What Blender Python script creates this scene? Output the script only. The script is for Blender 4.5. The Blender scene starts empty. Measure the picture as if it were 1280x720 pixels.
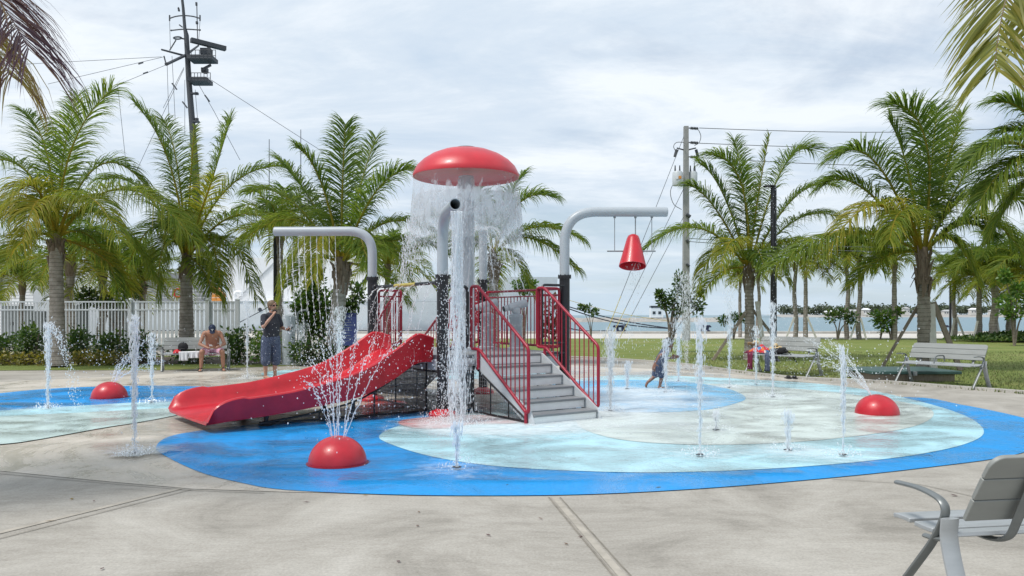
import bpy, bmesh, math, random
from mathutils import Vector, Matrix, Euler
V = Vector
R = math.radians
SC = bpy.context.scene
COL = SC.collection
FPX, HOR, CH = 960.0, 394.0, 1.45          # focal length in photo pixels, horizon row, eye height

def at(px, py, Y):                          # photo pixel at a chosen distance -> point of the place
    return V(((px - 640) * Y / FPX, Y, CH + (HOR - py) * Y / FPX))
def gnd(px, py, z=0.0):
    Y = (CH - z) * FPX / (py - HOR)
    return V(((px - 640) * Y / FPX, Y, z))

WT = {}                                     # where each object's own origin lies in the place
# ------------------------------------------------------------------ mesh builder
class MB:
    def __init__(s):
        s.v = []; s.f = []; s.m = []; s.a = []
    def add(s, vs, fs, mi=0, a=0.0):
        b = len(s.v)
        s.v.extend(tuple(p) for p in vs)
        if isinstance(a, (list, tuple)): s.a.extend(a)
        else: s.a.extend([a] * len(vs))
        for f in fs:
            s.f.append(tuple(b + i for i in f)); s.m.append(mi)
    def box(s, c, d, rot=None, mi=0):
        c = V(c); M = rot if rot else Matrix.Identity(3)
        hx, hy, hz = d[0] / 2, d[1] / 2, d[2] / 2
        P = [c + M @ V((x * hx, y * hy, z * hz)) for z in (-1, 1) for y in (-1, 1) for x in (-1, 1)]
        s.add(P, [(0, 2, 3, 1), (4, 5, 7, 6), (0, 1, 5, 4), (2, 6, 7, 3), (0, 4, 6, 2), (1, 3, 7, 5)], mi)
    def bar(s, p, q, w, h, up=(0, 0, 1), mi=0):
        p = V(p); q = V(q); t = (q - p)
        L = t.length; t.normalize(); up = V(up)
        x = t.cross(up)
        if x.length < 1e-4: x = t.cross(V((1, 0, 0)))
        x.normalize(); z = x.cross(t)
        M = Matrix((x, t, z)).transposed()
        s.box((p + q) / 2, (w, L, h), M, mi)
    def tube(s, pts, r, seg=8, cap=True, closed=False, mi=0, a=0.0, sx=1.0, ref=None):
        pts = [V(p) for p in pts]; n = len(pts)
        rr = r if isinstance(r, (list, tuple)) else [r] * n
        T = []
        for i in range(n):
            if closed: t = pts[(i + 1) % n] - pts[i - 1]
            else: t = pts[min(i + 1, n - 1)] - pts[max(i - 1, 0)]
            T.append(t.normalized() if t.length > 1e-9 else V((0, 0, 1)))
        u = V(ref) if ref else (V((0, 0, 1)) if abs(T[0].z) < .9 else V((1, 0, 0)))
        vs = []
        for i in range(n):
            u = u - T[i] * u.dot(T[i])
            if u.length < 1e-6: u = V((1, .1, .2)) - T[i] * V((1, .1, .2)).dot(T[i])
            u.normalize(); w = T[i].cross(u)
            for k in range(seg):
                an = 2 * math.pi * k / seg
                vs.append(pts[i] + (u * math.cos(an) + w * math.sin(an) * sx) * rr[i])
        fs = []
        for i in range(n if closed else n - 1):
            j = (i + 1) % n
            for k in range(seg):
                k2 = (k + 1) % seg
                fs.append((i * seg + k, i * seg + k2, j * seg + k2, j * seg + k))
        if cap and not closed:
            fs.append(tuple(range(seg))[::-1]); fs.append(tuple(range((n - 1) * seg, n * seg)))
        s.add(vs, fs, mi, a)
    def lathe(s, prof, c=(0, 0, 0), seg=24, mi=0, a=0.0, M=None):
        c = V(c); vs = []; fs = []; n = len(prof)
        for (r, z) in prof:
            for k in range(seg):
                an = 2 * math.pi * k / seg
                p = V((r * math.cos(an), r * math.sin(an), z))
                vs.append(c + (M @ p if M else p))
        for i in range(n - 1):
            for k in range(seg):
                k2 = (k + 1) % seg
                fs.append((i * seg + k, i * seg + k2, (i + 1) * seg + k2, (i + 1) * seg + k))
        if prof[0][0] > 1e-4: fs.append(tuple(range(seg))[::-1])
        if prof[-1][0] > 1e-4: fs.append(tuple(range((n - 1) * seg, n * seg)))
        s.add(vs, fs, mi, a)
    def extrude(s, poly, vec, mi=0):
        vec = V(vec); n = len(poly); P = [V(p) for p in poly]
        vs = P + [p + vec for p in P]
        fs = [tuple(range(n))[::-1], tuple(range(n, 2 * n))]
        for i in range(n):
            j = (i + 1) % n; fs.append((i, j, n + j, n + i))
        s.add(vs, fs, mi)
    def blob(s, c, r, seg=12, rings=8, M=None, mi=0, a=0.0, jit=0, rng=None):
        c = V(c); r = V(r) if not isinstance(r, (int, float)) else V((r, r, r))
        vs = []; fs = []
        for i in range(rings + 1):
            th = math.pi * i / rings
            for k in range(seg):
                ph = 2 * math.pi * k / seg
                p = V((r.x * math.sin(th) * math.cos(ph), r.y * math.sin(th) * math.sin(ph), r.z * math.cos(th)))
                if jit and rng: p *= 1 + rng.uniform(-jit, jit)
                vs.append(c + (M @ p if M else p))
        for i in range(rings):
            for k in range(seg):
                k2 = (k + 1) % seg
                fs.append((i * seg + k, (i + 1) * seg + k, (i + 1) * seg + k2, i * seg + k2))
        s.add(vs, fs, mi, a)
    def octa(s, c, r, l, d=None, a=0.0):
        c = V(c); d = V((0, 0, 1)) if d is None else d
        x = d.orthogonal().normalized(); y = d.cross(x)
        s.add([c + d * l, c + x * r, c + y * r, c - x * r, c - y * r, c - d * l],
              [(0, 1, 2), (0, 2, 3), (0, 3, 4), (0, 4, 1), (5, 2, 1), (5, 3, 2), (5, 4, 3), (5, 1, 4)], 0, a)
    def leaf(s, p, d, nrm, l, w, a=0.0, fold=.25):
        d = d.normalized(); x = d.cross(nrm)
        if x.length < 1e-4: x = d.orthogonal()
        x.normalize(); n = x.cross(d)
        s.add([p, p + d * l * .5 + x * w - n * 0, p + d * l, p + d * l * .5 - x * w, p + d * l * .5 - n * w * fold],
              [(0, 1, 4), (1, 2, 4), (2, 3, 4), (3, 0, 4)], 0, a)
    def sheet(s, poly, z=0.0, mi=0):
        s.add([(p[0], p[1], z) for p in poly], [tuple(range(len(poly)))], mi)
    def build(s, name, mats, parent=None, loc=None, smooth=True, bev=0, world=True, rot=0):
        me = bpy.data.meshes.new(name)
        off = V(loc) if loc is not None else V((0, 0, 0))
        me.from_pydata([(p[0] - off.x, p[1] - off.y, p[2] - off.z) for p in s.v] if loc is not None else s.v, [], s.f)
        mats = mats if isinstance(mats, (list, tuple)) else [mats]
        for m in mats: me.materials.append(m)
        if len(mats) > 1: me.polygons.foreach_set('material_index', s.m)
        if any(s.a):
            at_ = me.attributes.new('age', 'FLOAT', 'POINT'); at_.data.foreach_set('value', s.a)
        me.validate(); me.update()
        if smooth:
            me.polygons.foreach_set('use_smooth', [True] * len(me.polygons))
            try: me.set_sharp_from_angle(angle=R(38))
            except Exception: pass
        o = bpy.data.objects.new(name, me); COL.objects.link(o)
        if loc is not None: o.location = off
        if parent is not None:
            o.parent = parent
            if world: o.matrix_parent_inverse = Matrix.Translation(-WT.get(parent.name, V((0, 0, 0))))
        WT[o.name] = off if world else V((0, 0, 0))
        if bev:
            b = o.modifiers.new('edge', 'BEVEL'); b.width = bev; b.segments = 2; b.limit_method = 'ANGLE'; b.angle_limit = R(40)
        return o

def tag(o, label=None, cat=None, group=None, kind=None):
    if label: o['label'] = label
    if cat: o['category'] = cat
    if group: o['group'] = group
    if kind: o['kind'] = kind
    return o
def thing(name, label, cat, loc=(0, 0, 0), rz=0.0, group=None):
    o = bpy.data.objects.new(name, None); COL.objects.link(o)
    o.empty_display_size = .2
    o.location = loc; o.rotation_euler = (0, 0, rz); WT[o.name] = V(loc)
    return tag(o, label, cat, group)
def copy_tree(o, parent=None):
    c = o.copy(); COL.objects.link(c)
    if parent is not None: c.parent = parent
    for ch in list(o.children): copy_tree(ch, c)
    return c
def smooth_closed(P, k=6):
    n = len(P); out = []
    for i in range(n):
        p0, p1, p2, p3 = P[i - 1], P[i], P[(i + 1) % n], P[(i + 2) % n]
        for j in range(k):
            t = j / k
            out.append(tuple(.5 * ((2 * p1[d]) + (-p0[d] + p2[d]) * t + (2 * p0[d] - 5 * p1[d] + 4 * p2[d] - p3[d]) * t * t + (-p0[d] + 3 * p1[d] - 3 * p2[d] + p3[d]) * t ** 3) for d in range(2)))
    return out
def spline(P, k=8):
    P = [V(p) for p in P]; Q = [P[0] * 2 - P[1]] + P + [P[-1] * 2 - P[-2]]; out = []
    for i in range(1, len(Q) - 2):
        p0, p1, p2, p3 = Q[i - 1], Q[i], Q[i + 1], Q[i + 2]
        for j in range(k):
            t = j / k
            out.append(.5 * ((2 * p1) + (p2 - p0) * t + (2 * p0 - 5 * p1 + 4 * p2 - p3) * t * t + (3 * p1 - p0 - 3 * p2 + p3) * t ** 3))
    out.append(P[-1]); return out
def fillet(P, rad, k=6):
    """polyline with rounded corners"""
    P = [V(p) for p in P]; out = [P[0]]
    for i in range(1, len(P) - 1):
        a, b, c = P[i - 1], P[i], P[i + 1]
        r = min(rad, (a - b).length * .49, (c - b).length * .49)
        s, e = b + (a - b).normalized() * r, b + (c - b).normalized() * r
        for j in range(k + 1):
            t = j / k; out.append(s * (1 - t) ** 2 + b * 2 * t * (1 - t) + e * t * t)
    out.append(P[-1]); return out

# ------------------------------------------------------------------ materials
def nodes(name):
    m = bpy.data.materials.new(name); m.use_nodes = True
    nt = m.node_tree; b = nt.nodes['Principled BSDF']
    return m, nt, b
def N(nt, t, **kw):
    n = nt.nodes.new(t)
    for k, v in kw.items():
        if k in n.inputs: n.inputs[k].default_value = v
        else: setattr(n, k, v)
    return n
def ramp(nt, stops):
    n = nt.nodes.new('ShaderNodeValToRGB'); e = n.color_ramp.elements
    while len(e) < len(stops): e.new(.5)
    for i, (p, c) in enumerate(stops):
        e[i].position = p; e[i].color = (*c, 1) if len(c) == 3 else c
    return n
def mat(name, c, rough=.5, metal=0, var=.12, scale=8, bump=0, bscale=60, spec=.5, coat=0, c2=None, sx=(1, 1, 1), trans=0):
    m, nt, b = nodes(name); L = nt.links.new
    tc = N(nt, 'ShaderNodeTexCoord'); mp = N(nt, 'ShaderNodeMapping'); mp.inputs['Scale'].default_value = sx
    L(tc.outputs['Object'], mp.inputs['Vector'])
    nz = N(nt, 'ShaderNodeTexNoise', Scale=scale, Detail=6.0, Roughness=.6); L(mp.outputs[0], nz.inputs['Vector'])
    hi = c2 if c2 else tuple(min(1, x * (1 + var)) for x in c); lo = c if c2 else tuple(x * (1 - var) for x in c)
    rp = ramp(nt, [(.3, lo), (.7, hi)]); L(nz.outputs['Fac'], rp.inputs[0]); L(rp.outputs[0], b.inputs['Base Color'])
    rr = N(nt, 'ShaderNodeMapRange'); rr.inputs['To Min'].default_value = max(0, rough - .08); rr.inputs['To Max'].default_value = min(1, rough + .08)
    L(nz.outputs['Fac'], rr.inputs[0]); L(rr.outputs[0], b.inputs['Roughness'])
    b.inputs['Metallic'].default_value = metal; b.inputs['Specular IOR Level'].default_value = spec
    if coat: b.inputs['Coat Weight'].default_value = coat; b.inputs['Coat Roughness'].default_value = .12
    if bump:
        n2 = N(nt, 'ShaderNodeTexNoise', Scale=bscale, Detail=5.0); L(mp.outputs[0], n2.inputs['Vector'])
        bp = N(nt, 'ShaderNodeBump', Strength=bump, Distance=.02); L(n2.outputs['Fac'], bp.inputs['Height']); L(bp.outputs[0], b.inputs['Normal'])
    return m
def leafmat(name, stops, trans=.35, rough=.42, scale=3.0, spec=.5):
    m, nt, b = nodes(name); L = nt.links.new
    at_ = N(nt, 'ShaderNodeAttribute', attribute_name='age')
    tc = N(nt, 'ShaderNodeTexCoord'); nz = N(nt, 'ShaderNodeTexNoise', Scale=scale, Detail=4.0); L(tc.outputs['Object'], nz.inputs['Vector'])
    ma = N(nt, 'ShaderNodeMath', operation='MULTIPLY_ADD'); ma.inputs[1].default_value = .3; L(nz.outputs['Fac'], ma.inputs[0])
    s2 = N(nt, 'ShaderNodeMath', operation='ADD'); s2.inputs[1].default_value = -.15; L(at_.outputs['Fac'], s2.inputs[0]); L(s2.outputs[0], ma.inputs[2])
    rp = ramp(nt, stops); L(ma.outputs[0], rp.inputs[0]); L(rp.outputs[0], b.inputs['Base Color'])
    b.inputs['Roughness'].default_value = rough; b.inputs['Specular IOR Level'].default_value = spec
    tr = N(nt, 'ShaderNodeBsdfTranslucent'); mx = N(nt, 'ShaderNodeMixShader', Fac=trans)
    hs = N(nt, 'ShaderNodeHueSaturation', Value=1.5, Saturation=1.05); L(rp.outputs[0], hs.inputs['Color']); L(hs.outputs[0], tr.inputs['Color'])
    out = nt.nodes['Material Output']; L(b.outputs[0], mx.inputs[1]); L(tr.outputs[0], mx.inputs[2]); L(mx.outputs[0], out.inputs[0])
    return m

M = {}
M['red'] = mat('glossy red plastic', (.50, .012, .024), .36, var=.16, scale=5, coat=.12, bump=.12, bscale=120)
M['red_cap'] = mat('red fibreglass', (.54, .024, .036), .38, var=.14, scale=2.5, coat=.1, bump=.1, bscale=90)
M['red_steel'] = mat('red coated steel', (.30, .008, .028), .35, var=.08)
M['black'] = mat('black coated steel', (.012, .012, .015), .4)
M['grey_pipe'] = mat('grey coated pipe', (.40, .44, .47), .38, var=.05, scale=4)
M['grey_light'] = mat('light grey plastic', (.50, .53, .55), .45, var=.06)
M['grey_mid'] = mat('mid grey steel', (.25, .27, .28), .45, var=.1)
M['riser'] = mat('pale riser', (.88, .88, .87), .5, var=.05)
M['deck'] = mat('deck grey', (.22, .23, .24), .5, var=.12)
M['wire'] = mat('dark wire', (.20, .20, .205), .45, var=.2)
M['alu'] = mat('bench aluminium', (.40, .42, .43), .4, metal=.3, var=.08, scale=20, sx=(.2, 1, 1))
M['alu_dark'] = mat('bench grey paint', (.20, .215, .215), .4, metal=.4, var=.08, scale=20, sx=(.2, 1, 1))
M['fence'] = mat('white painted metal', (.66, .70, .72), .5, var=.05)
M['ship_white'] = mat('white ship paint', (.84, .85, .86), .5, var=.06, scale=.6)
M['ship_grey'] = mat('mast grey paint', (.055, .06, .068), .6, var=.2)
M['ship_red'] = mat('hull red stripe', (.5, .03, .045), .5)
M['ship_blue'] = mat('hull blue stripe', (.02, .06, .25), .5)
M['orange'] = mat('orange paint', (.62, .25, .05), .5)
M['trunk'] = None
M['wood'] = mat('weathered timber', (.20, .16, .12), .8, c2=(.32, .27, .21), scale=6, sx=(8, 8, 1), bump=.3)
M['wood_white'] = mat('pale new timber', (.60, .58, .53), .7, var=.1)
M['pole'] = mat('concrete pole', (.25, .25, .245), .8, c2=(.34, .34, .33), scale=5, bump=.2)
M['skin'] = mat('skin', (.42, .22, .15), .5, var=.1, scale=14)
M['skin_tan'] = mat('tanned skin', (.36, .175, .11), .5, var=.12, scale=14)
M['skin_dark'] = mat('brown skin', (.25, .12, .08), .5, var=.12, scale=14)
M['hair'] = mat('brown hair', (.10, .06, .035), .6, c2=(.20, .13, .07), scale=60)
M['hair_dark'] = mat('dark hair', (.012, .010, .010), .45, var=.3, scale=60)
M['tee'] = mat('charcoal cloth', (.030, .032, .042), .9, var=.25, scale=20, bump=.3)
M['navy'] = mat('navy print cloth', (.012, .018, .045), .9, c2=(.13, .16, .24), scale=42, bump=.3)
M['pink'] = mat('pink check cloth', (.62, .20, .36), .9, c2=(.74, .60, .66), scale=38)
M['cap'] = mat('navy cap', (.012, .020, .05), .85)
M['white_cloth'] = mat('white cloth', (.72, .72, .74), .9, var=.08)
M['blue_cloth'] = mat('blue cloth', (.04, .09, .40), .9)
M['red_cloth'] = mat('red cloth', (.55, .03, .04), .9)
M['maroon'] = mat('maroon cloth', (.14, .015, .045), .9, var=.3)
M['straw'] = mat('straw', (.48, .34, .16), .8, c2=(.62, .47, .26), scale=90, bump=.3)
M['black_cloth'] = mat('black cloth', (.012, .012, .014), .85)
M['sole'] = mat('dark rubber', (.02, .02, .022), .8)
M['green_lid'] = mat('green lid', (.035, .085, .075), .5, var=.15)
M['blue_sign'] = mat('blue sign', (.06, .075, .24), .5, var=.08)
M['sign_white'] = mat('sign white', (.7, .72, .76), .6)
M['cabinet'] = mat('grey cabinet', (.27, .29, .30), .55, var=.08)
M['rope'] = mat('dark rope', (.03, .035, .05), .9)
M['yellow'] = mat('yellow guard', (.42, .35, .09), .6)
M['wirecable'] = mat('cable', (.10, .11, .12), .6)
M['bitt'] = mat('dark blue bollard', (.018, .028, .07), .5)
M['stone'] = mat('breakwater stone', (.28, .27, .25), .9, c2=(.42, .40, .37), scale=.6)
M['house'] = mat('house wall', (.62, .60, .56), .8)
M['roof'] = mat('house roof', (.42, .42, .42), .8)
M['glass_dark'] = mat('dark window', (.03, .04, .05), .15, spec=.8)
M['eye'] = mat('eye dark', (.01, .008, .008), .2)
M['fibre'] = mat('palm fibre', (.12, .085, .06), .9, c2=(.27, .21, .16), scale=5, sx=(6, 6, 1), bump=.5, bscale=20)
M['dry'] = mat('dry palm fruit stem', (.16, .10, .055), .9, var=.3)
M['towel'] = None

def trunk_mat():
    m, nt, b = nodes('palm bark'); L = nt.links.new
    tc = N(nt, 'ShaderNodeTexCoord'); sx = N(nt, 'ShaderNodeSeparateXYZ'); L(tc.outputs['Object'], sx.inputs[0])
    nz = N(nt, 'ShaderNodeTexNoise', Scale=5.0, Detail=8.0, Roughness=.65); L(tc.outputs['Object'], nz.inputs['Vector'])
    rp = ramp(nt, [(.25, (.14, .115, .095)), (.5, (.31, .275, .24)), (.8, (.46, .425, .385))]); L(nz.outputs['Fac'], rp.inputs[0])
    md = N(nt, 'ShaderNodeMath', operation='MULTIPLY_ADD'); L(nz.outputs['Fac'], md.inputs[0]); md.inputs[1].default_value = .05; L(sx.outputs['Z'], md.inputs[2])
    fr = N(nt, 'ShaderNodeMath', operation='PINGPONG'); fr.inputs[1].default_value = .055; L(md.outputs[0], fr.inputs[0])
    r2 = ramp(nt, [(0, (.35, .33, .3)), (.012, (1, 1, 1)), (1, (1, 1, 1))])
    L(fr.outputs[0], r2.inputs[0])
    mx = N(nt, 'ShaderNodeMix', data_type='RGBA', blend_type='MULTIPLY'); mx.inputs[0].default_value = 1
    L(rp.outputs[0], mx.inputs[6]); L(r2.outputs[0], mx.inputs[7]); L(mx.outputs[2], b.inputs['Base Color'])
    b.inputs['Roughness'].default_value = .9
    bp = N(nt, 'ShaderNodeBump', Strength=.6, Distance=.03); L(nz.outputs['Fac'], bp.inputs['Height']); L(bp.outputs[0], b.inputs['Normal'])
    return m
M['trunk'] = trunk_mat()
M['bark'] = mat('tree bark', (.13, .10, .08), .9, c2=(.26, .22, .18), scale=12, bump=.4)
M['frond'] = leafmat('palm frond', [(0, (.072, .135, .024)), (.3, (.150, .212, .030)), (.55, (.265, .275, .036)), (.78, (.42, .32, .045)), (1, (.33, .2, .08))], .5, .5, 3.0, .22)
M['frond_dry'] = leafmat('drying palm frond', [(0, (.08, .12, .03)), (.4, (.30, .29, .06)), (.62, (.30, .21, .06)), (.8, (.15, .085, .075)), (1, (.09, .05, .07))], .55)
M['leaf'] = leafmat('broad leaves', [(0, (.028, .065, .018)), (.5, (.062, .125, .028)), (1, (.13, .18, .035))], .3)
M['leaf_bright'] = leafmat('bright leaves', [(0, (.05, .12, .02)), (.5, (.10, .20, .03)), (1, (.20, .27, .05))], .35)
M['leaf_yellow'] = leafmat('yellow green leaves', [(0, (.08, .10, .02)), (.5, (.20, .19, .03)), (1, (.32, .25, .04))], .3)
M['leaf_red'] = leafmat('red brown leaves', [(0, (.10, .06, .04)), (.5, (.19, .09, .06)), (1, (.22, .15, .07))], .3)
M['leaf_far'] = leafmat('far leaves', [(0, (.055, .080, .045)), (1, (.12, .145, .085))], .15, .7, .2)

def concrete(name, c1, c2, c3, wet=.0, line=False):
    m, nt, b = nodes(name); L = nt.links.new
    tc = N(nt, 'ShaderNodeTexCoord')
    a = N(nt, 'ShaderNodeTexNoise', Scale=.7, Detail=10.0, Roughness=.72, Distortion=.9); L(tc.outputs['Object'], a.inputs['Vector'])
    mp = N(nt, 'ShaderNodeMapping'); mp.inputs['Scale'].default_value = (1.6, 7, 1); mp.inputs['Rotation'].default_value = (0, 0, .25); L(tc.outputs['Object'], mp.inputs['Vector'])
    s = N(nt, 'ShaderNodeTexNoise', Scale=1.2, Detail=8.0, Roughness=.7); L(mp.outputs[0], s.inputs['Vector'])
    f = N(nt, 'ShaderNodeTexNoise', Scale=55.0, Detail=4.0, Roughness=.7); L(tc.outputs['Object'], f.inputs['Vector'])
    r1 = ramp(nt, [(.36, c1), (.49, c2), (.63, c3)])
    mix = N(nt, 'ShaderNodeMix', data_type='FLOAT'); mix.inputs[0].default_value = .22; L(a.outputs['Fac'], mix.inputs[2]); L(s.outputs['Fac'], mix.inputs[3]); L(mix.outputs[0], r1.inputs[0])
    r2 = ramp(nt, [(.3, (.74, .74, .74)), (.7, (1.14, 1.14, 1.14))]); L(f.outputs['Fac'], r2.inputs[0])
    mx = N(nt, 'ShaderNodeMix', data_type='RGBA', blend_type='MULTIPLY'); mx.inputs[0].default_value = .8
    L(r1.outputs[0], mx.inputs[6]); L(r2.outputs[0], mx.inputs[7])
    md = N(nt, 'ShaderNodeTexNoise', Scale=4.5, Detail=8.0, Roughness=.75, Distortion=.4); L(mp.outputs[0], md.inputs['Vector'])
    r3 = ramp(nt, [(.34, (.78, .775, .76)), (.52, (1, 1, 1)), (.70, (1.08, 1.08, 1.08))]); L(md.outputs['Fac'], r3.inputs[0])
    my = N(nt, 'ShaderNodeMix', data_type='RGBA', blend_type='MULTIPLY'); my.inputs[0].default_value = .35 if wet else .42
    L(mx.outputs[2], my.inputs[6]); L(r3.outputs[0], my.inputs[7]); L(my.outputs[2], b.inputs['Base Color'])
    rr = N(nt, 'ShaderNodeMapRange'); rr.inputs[1].default_value = .42; rr.inputs[2].default_value = .62
    rr.inputs['To Min'].default_value = .85 if not wet else .18; rr.inputs['To Max'].default_value = .95 if not wet else .7; L(a.outputs['Fac'], rr.inputs[0]); L(rr.outputs[0], b.inputs['Roughness'])
    b.inputs['Specular IOR Level'].default_value = .35
    bp = N(nt, 'ShaderNodeBump', Strength=.25, Distance=.01); L(f.outputs['Fac'], bp.inputs['Height']); L(bp.outputs[0], b.inputs['Normal'])
    return m
M['concrete'] = concrete('broomed concrete', (.255, .236, .204), (.37, .345, .304), (.46, .435, .39))
M['pad_beige'] = concrete('beige safety surface', (.44, .395, .33), (.53, .48, .41), (.60, .555, .49), wet=1)
M['path'] = concrete('pale path', (.50, .47, .42), (.58, .55, .50), (.66, .63, .58))
M['kerb'] = concrete('kerb concrete', (.42, .40, .36), (.48, .46, .42), (.55, .53, .49))
def padmat(name, c, v=.06):
    return concrete(name, tuple(x * (1 - v) for x in c), c, tuple(min(1, x * (1 + v)) for x in c), wet=1)
M['pad_blue'] = padmat('blue safety surface', (.012, .29, .70))
M['pad_mid'] = padmat('mid blue safety surface', (.14, .47, .75))
M['pad_aqua'] = padmat('aqua safety surface', (.45, .72, .80))
M['pad_cream'] = padmat('pale safety surface', (.61, .69, .66))
M['pad_sea'] = padmat('pale green safety surface', (.50, .62, .60))
M['pad_red'] = padmat('red safety surface', (.55, .12, .12))

def grass_mat():
    m, nt, b = nodes('lawn'); L = nt.links.new
    tc = N(nt, 'ShaderNodeTexCoord')
    a = N(nt, 'ShaderNodeTexNoise', Scale=.35, Detail=8.0, Roughness=.7); L(tc.outputs['Object'], a.inputs['Vector'])
    f = N(nt, 'ShaderNodeTexNoise', Scale=14.0, Detail=6.0, Roughness=.8); L(tc.outputs['Object'], f.inputs['Vector'])
    mix = N(nt, 'ShaderNodeMix', data_type='FLOAT'); mix.inputs[0].default_value = .4; L(a.outputs['Fac'], mix.inputs[2]); L(f.outputs['Fac'], mix.inputs[3])
    rp = ramp(nt, [(.3, (.105, .160, .036)), (.5, (.185, .225, .064)), (.68, (.29, .27, .11))]); L(mix.outputs[0], rp.inputs[0]); L(rp.outputs[0], b.inputs['Base Color'])
    b.inputs['Roughness'].default_value = .95; b.inputs['Specular IOR Level'].default_value = .15
    bp = N(nt, 'ShaderNodeBump', Strength=.9, Distance=.05); L(f.outputs['Fac'], bp.inputs['Height']); L(bp.outputs[0], b.inputs['Normal'])
    return m
M['lawn'] = grass_mat()
M['blade'] = leafmat('grass blades', [(0, (.06, .10, .025)), (.5, (.12, .15, .045)), (1, (.22, .20, .09))], .3, .6)

def sea_mat():
    m, nt, b = nodes('sea water'); L = nt.links.new
    tc = N(nt, 'ShaderNodeTexCoord'); mp = N(nt, 'ShaderNodeMapping'); mp.inputs['Scale'].default_value = (.25, 1, 1); L(tc.outputs['Object'], mp.inputs['Vector'])
    a = N(nt, 'ShaderNodeTexNoise', Scale=.5, Detail=8.0, Roughness=.65); L(mp.outputs[0], a.inputs['Vector'])
    rp = ramp(nt, [(.3, (.06, .15, .19)), (.7, (.11, .22, .26))]); L(a.outputs['Fac'], rp.inputs[0]); L(rp.outputs[0], b.inputs['Base Color'])
    b.inputs['Roughness'].default_value = .3
    bp = N(nt, 'ShaderNodeBump', Strength=.5, Distance=.6); L(a.outputs['Fac'], bp.inputs['Height']); L(bp.outputs[0], b.inputs['Normal'])
    return m
M['sea'] = sea_mat()

def drop_mat(name, tr, c=(.93, .95, .97)):
    m, nt, b = nodes(name); L = nt.links.new
    b.inputs['Base Color'].default_value = (*c, 1); b.inputs['Roughness'].default_value = .18; b.inputs['Specular IOR Level'].default_value = .6
    t = N(nt, 'ShaderNodeBsdfTransparent'); mx = N(nt, 'ShaderNodeMixShader', Fac=tr)
    tl = N(nt, 'ShaderNodeBsdfTranslucent'); tl.inputs['Color'].default_value = (*c, 1); m2 = N(nt, 'ShaderNodeMixShader', Fac=.4)
    L(b.outputs[0], m2.inputs[1]); L(tl.outputs[0], m2.inputs[2])
    L(m2.outputs[0], mx.inputs[1]); L(t.outputs[0], mx.inputs[2]); L(mx.outputs[0], nt.nodes['Material Output'].inputs[0])
    return m
M['drop'] = drop_mat('white water drops', .30)
M['stream'] = drop_mat('aerated water stream', .60)

def curtain_mat(name, sxy, sz, thr0, thr1, zt, zb, soft=.06):
    """falling sheet of water: foam strands with see-through gaps that widen as the sheet falls"""
    m, nt, b = nodes(name); L = nt.links.new
    tc = N(nt, 'ShaderNodeTexCoord'); mp = N(nt, 'ShaderNodeMapping'); mp.inputs['Scale'].default_value = (sxy, sxy, sz); L(tc.outputs['Object'], mp.inputs['Vector'])
    nz = N(nt, 'ShaderNodeTexNoise', Scale=1.0, Detail=7.0, Roughness=.72, Distortion=.8); L(mp.outputs[0], nz.inputs['Vector'])
    sx = N(nt, 'ShaderNodeSeparateXYZ'); L(tc.outputs['Object'], sx.inputs[0])
    t0 = N(nt, 'ShaderNodeMapRange'); t0.inputs[1].default_value = zt; t0.inputs[2].default_value = zb; L(sx.outputs['Z'], t0.inputs[0])
    th = ramp(nt, [(0, (thr0 + .22,) * 3), (.14, (thr0 + .17,) * 3), (.32, (thr0,) * 3), (.6, (thr0 + .03,) * 3), (1, (thr1,) * 3)]); L(t0.outputs[0], th.inputs[0])
    d = N(nt, 'ShaderNodeMath', operation='SUBTRACT'); L(nz.outputs['Fac'], d.inputs[0]); L(th.outputs[0], d.inputs[1])
    mr = N(nt, 'ShaderNodeMapRange'); mr.inputs[1].default_value = -soft; mr.inputs[2].default_value = soft; mr.inputs[3].default_value = .15; mr.inputs[4].default_value = .70; L(d.outputs[0], mr.inputs[0])
    b.inputs['Base Color'].default_value = (.74, .80, .84, 1); b.inputs['Roughness'].default_value = .2
    bp = N(nt, 'ShaderNodeBump', Strength=.6, Distance=.05); L(nz.outputs['Fac'], bp.inputs['Height']); L(bp.outputs[0], b.inputs['Normal'])
    tl = N(nt, 'ShaderNodeBsdfTranslucent'); tl.inputs['Color'].default_value = (.85, .9, .94, 1); m2 = N(nt, 'ShaderNodeMixShader', Fac=.45); L(b.outputs[0], m2.inputs[1]); L(tl.outputs[0], m2.inputs[2])
    t = N(nt, 'ShaderNodeBsdfTransparent'); mx = N(nt, 'ShaderNodeMixShader'); L(mr.outputs[0], mx.inputs[0]); L(t.outputs[0], mx.inputs[1]); L(m2.outputs[0], mx.inputs[2])
    L(mx.outputs[0], nt.nodes['Material Output'].inputs[0])
    return m

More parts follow.
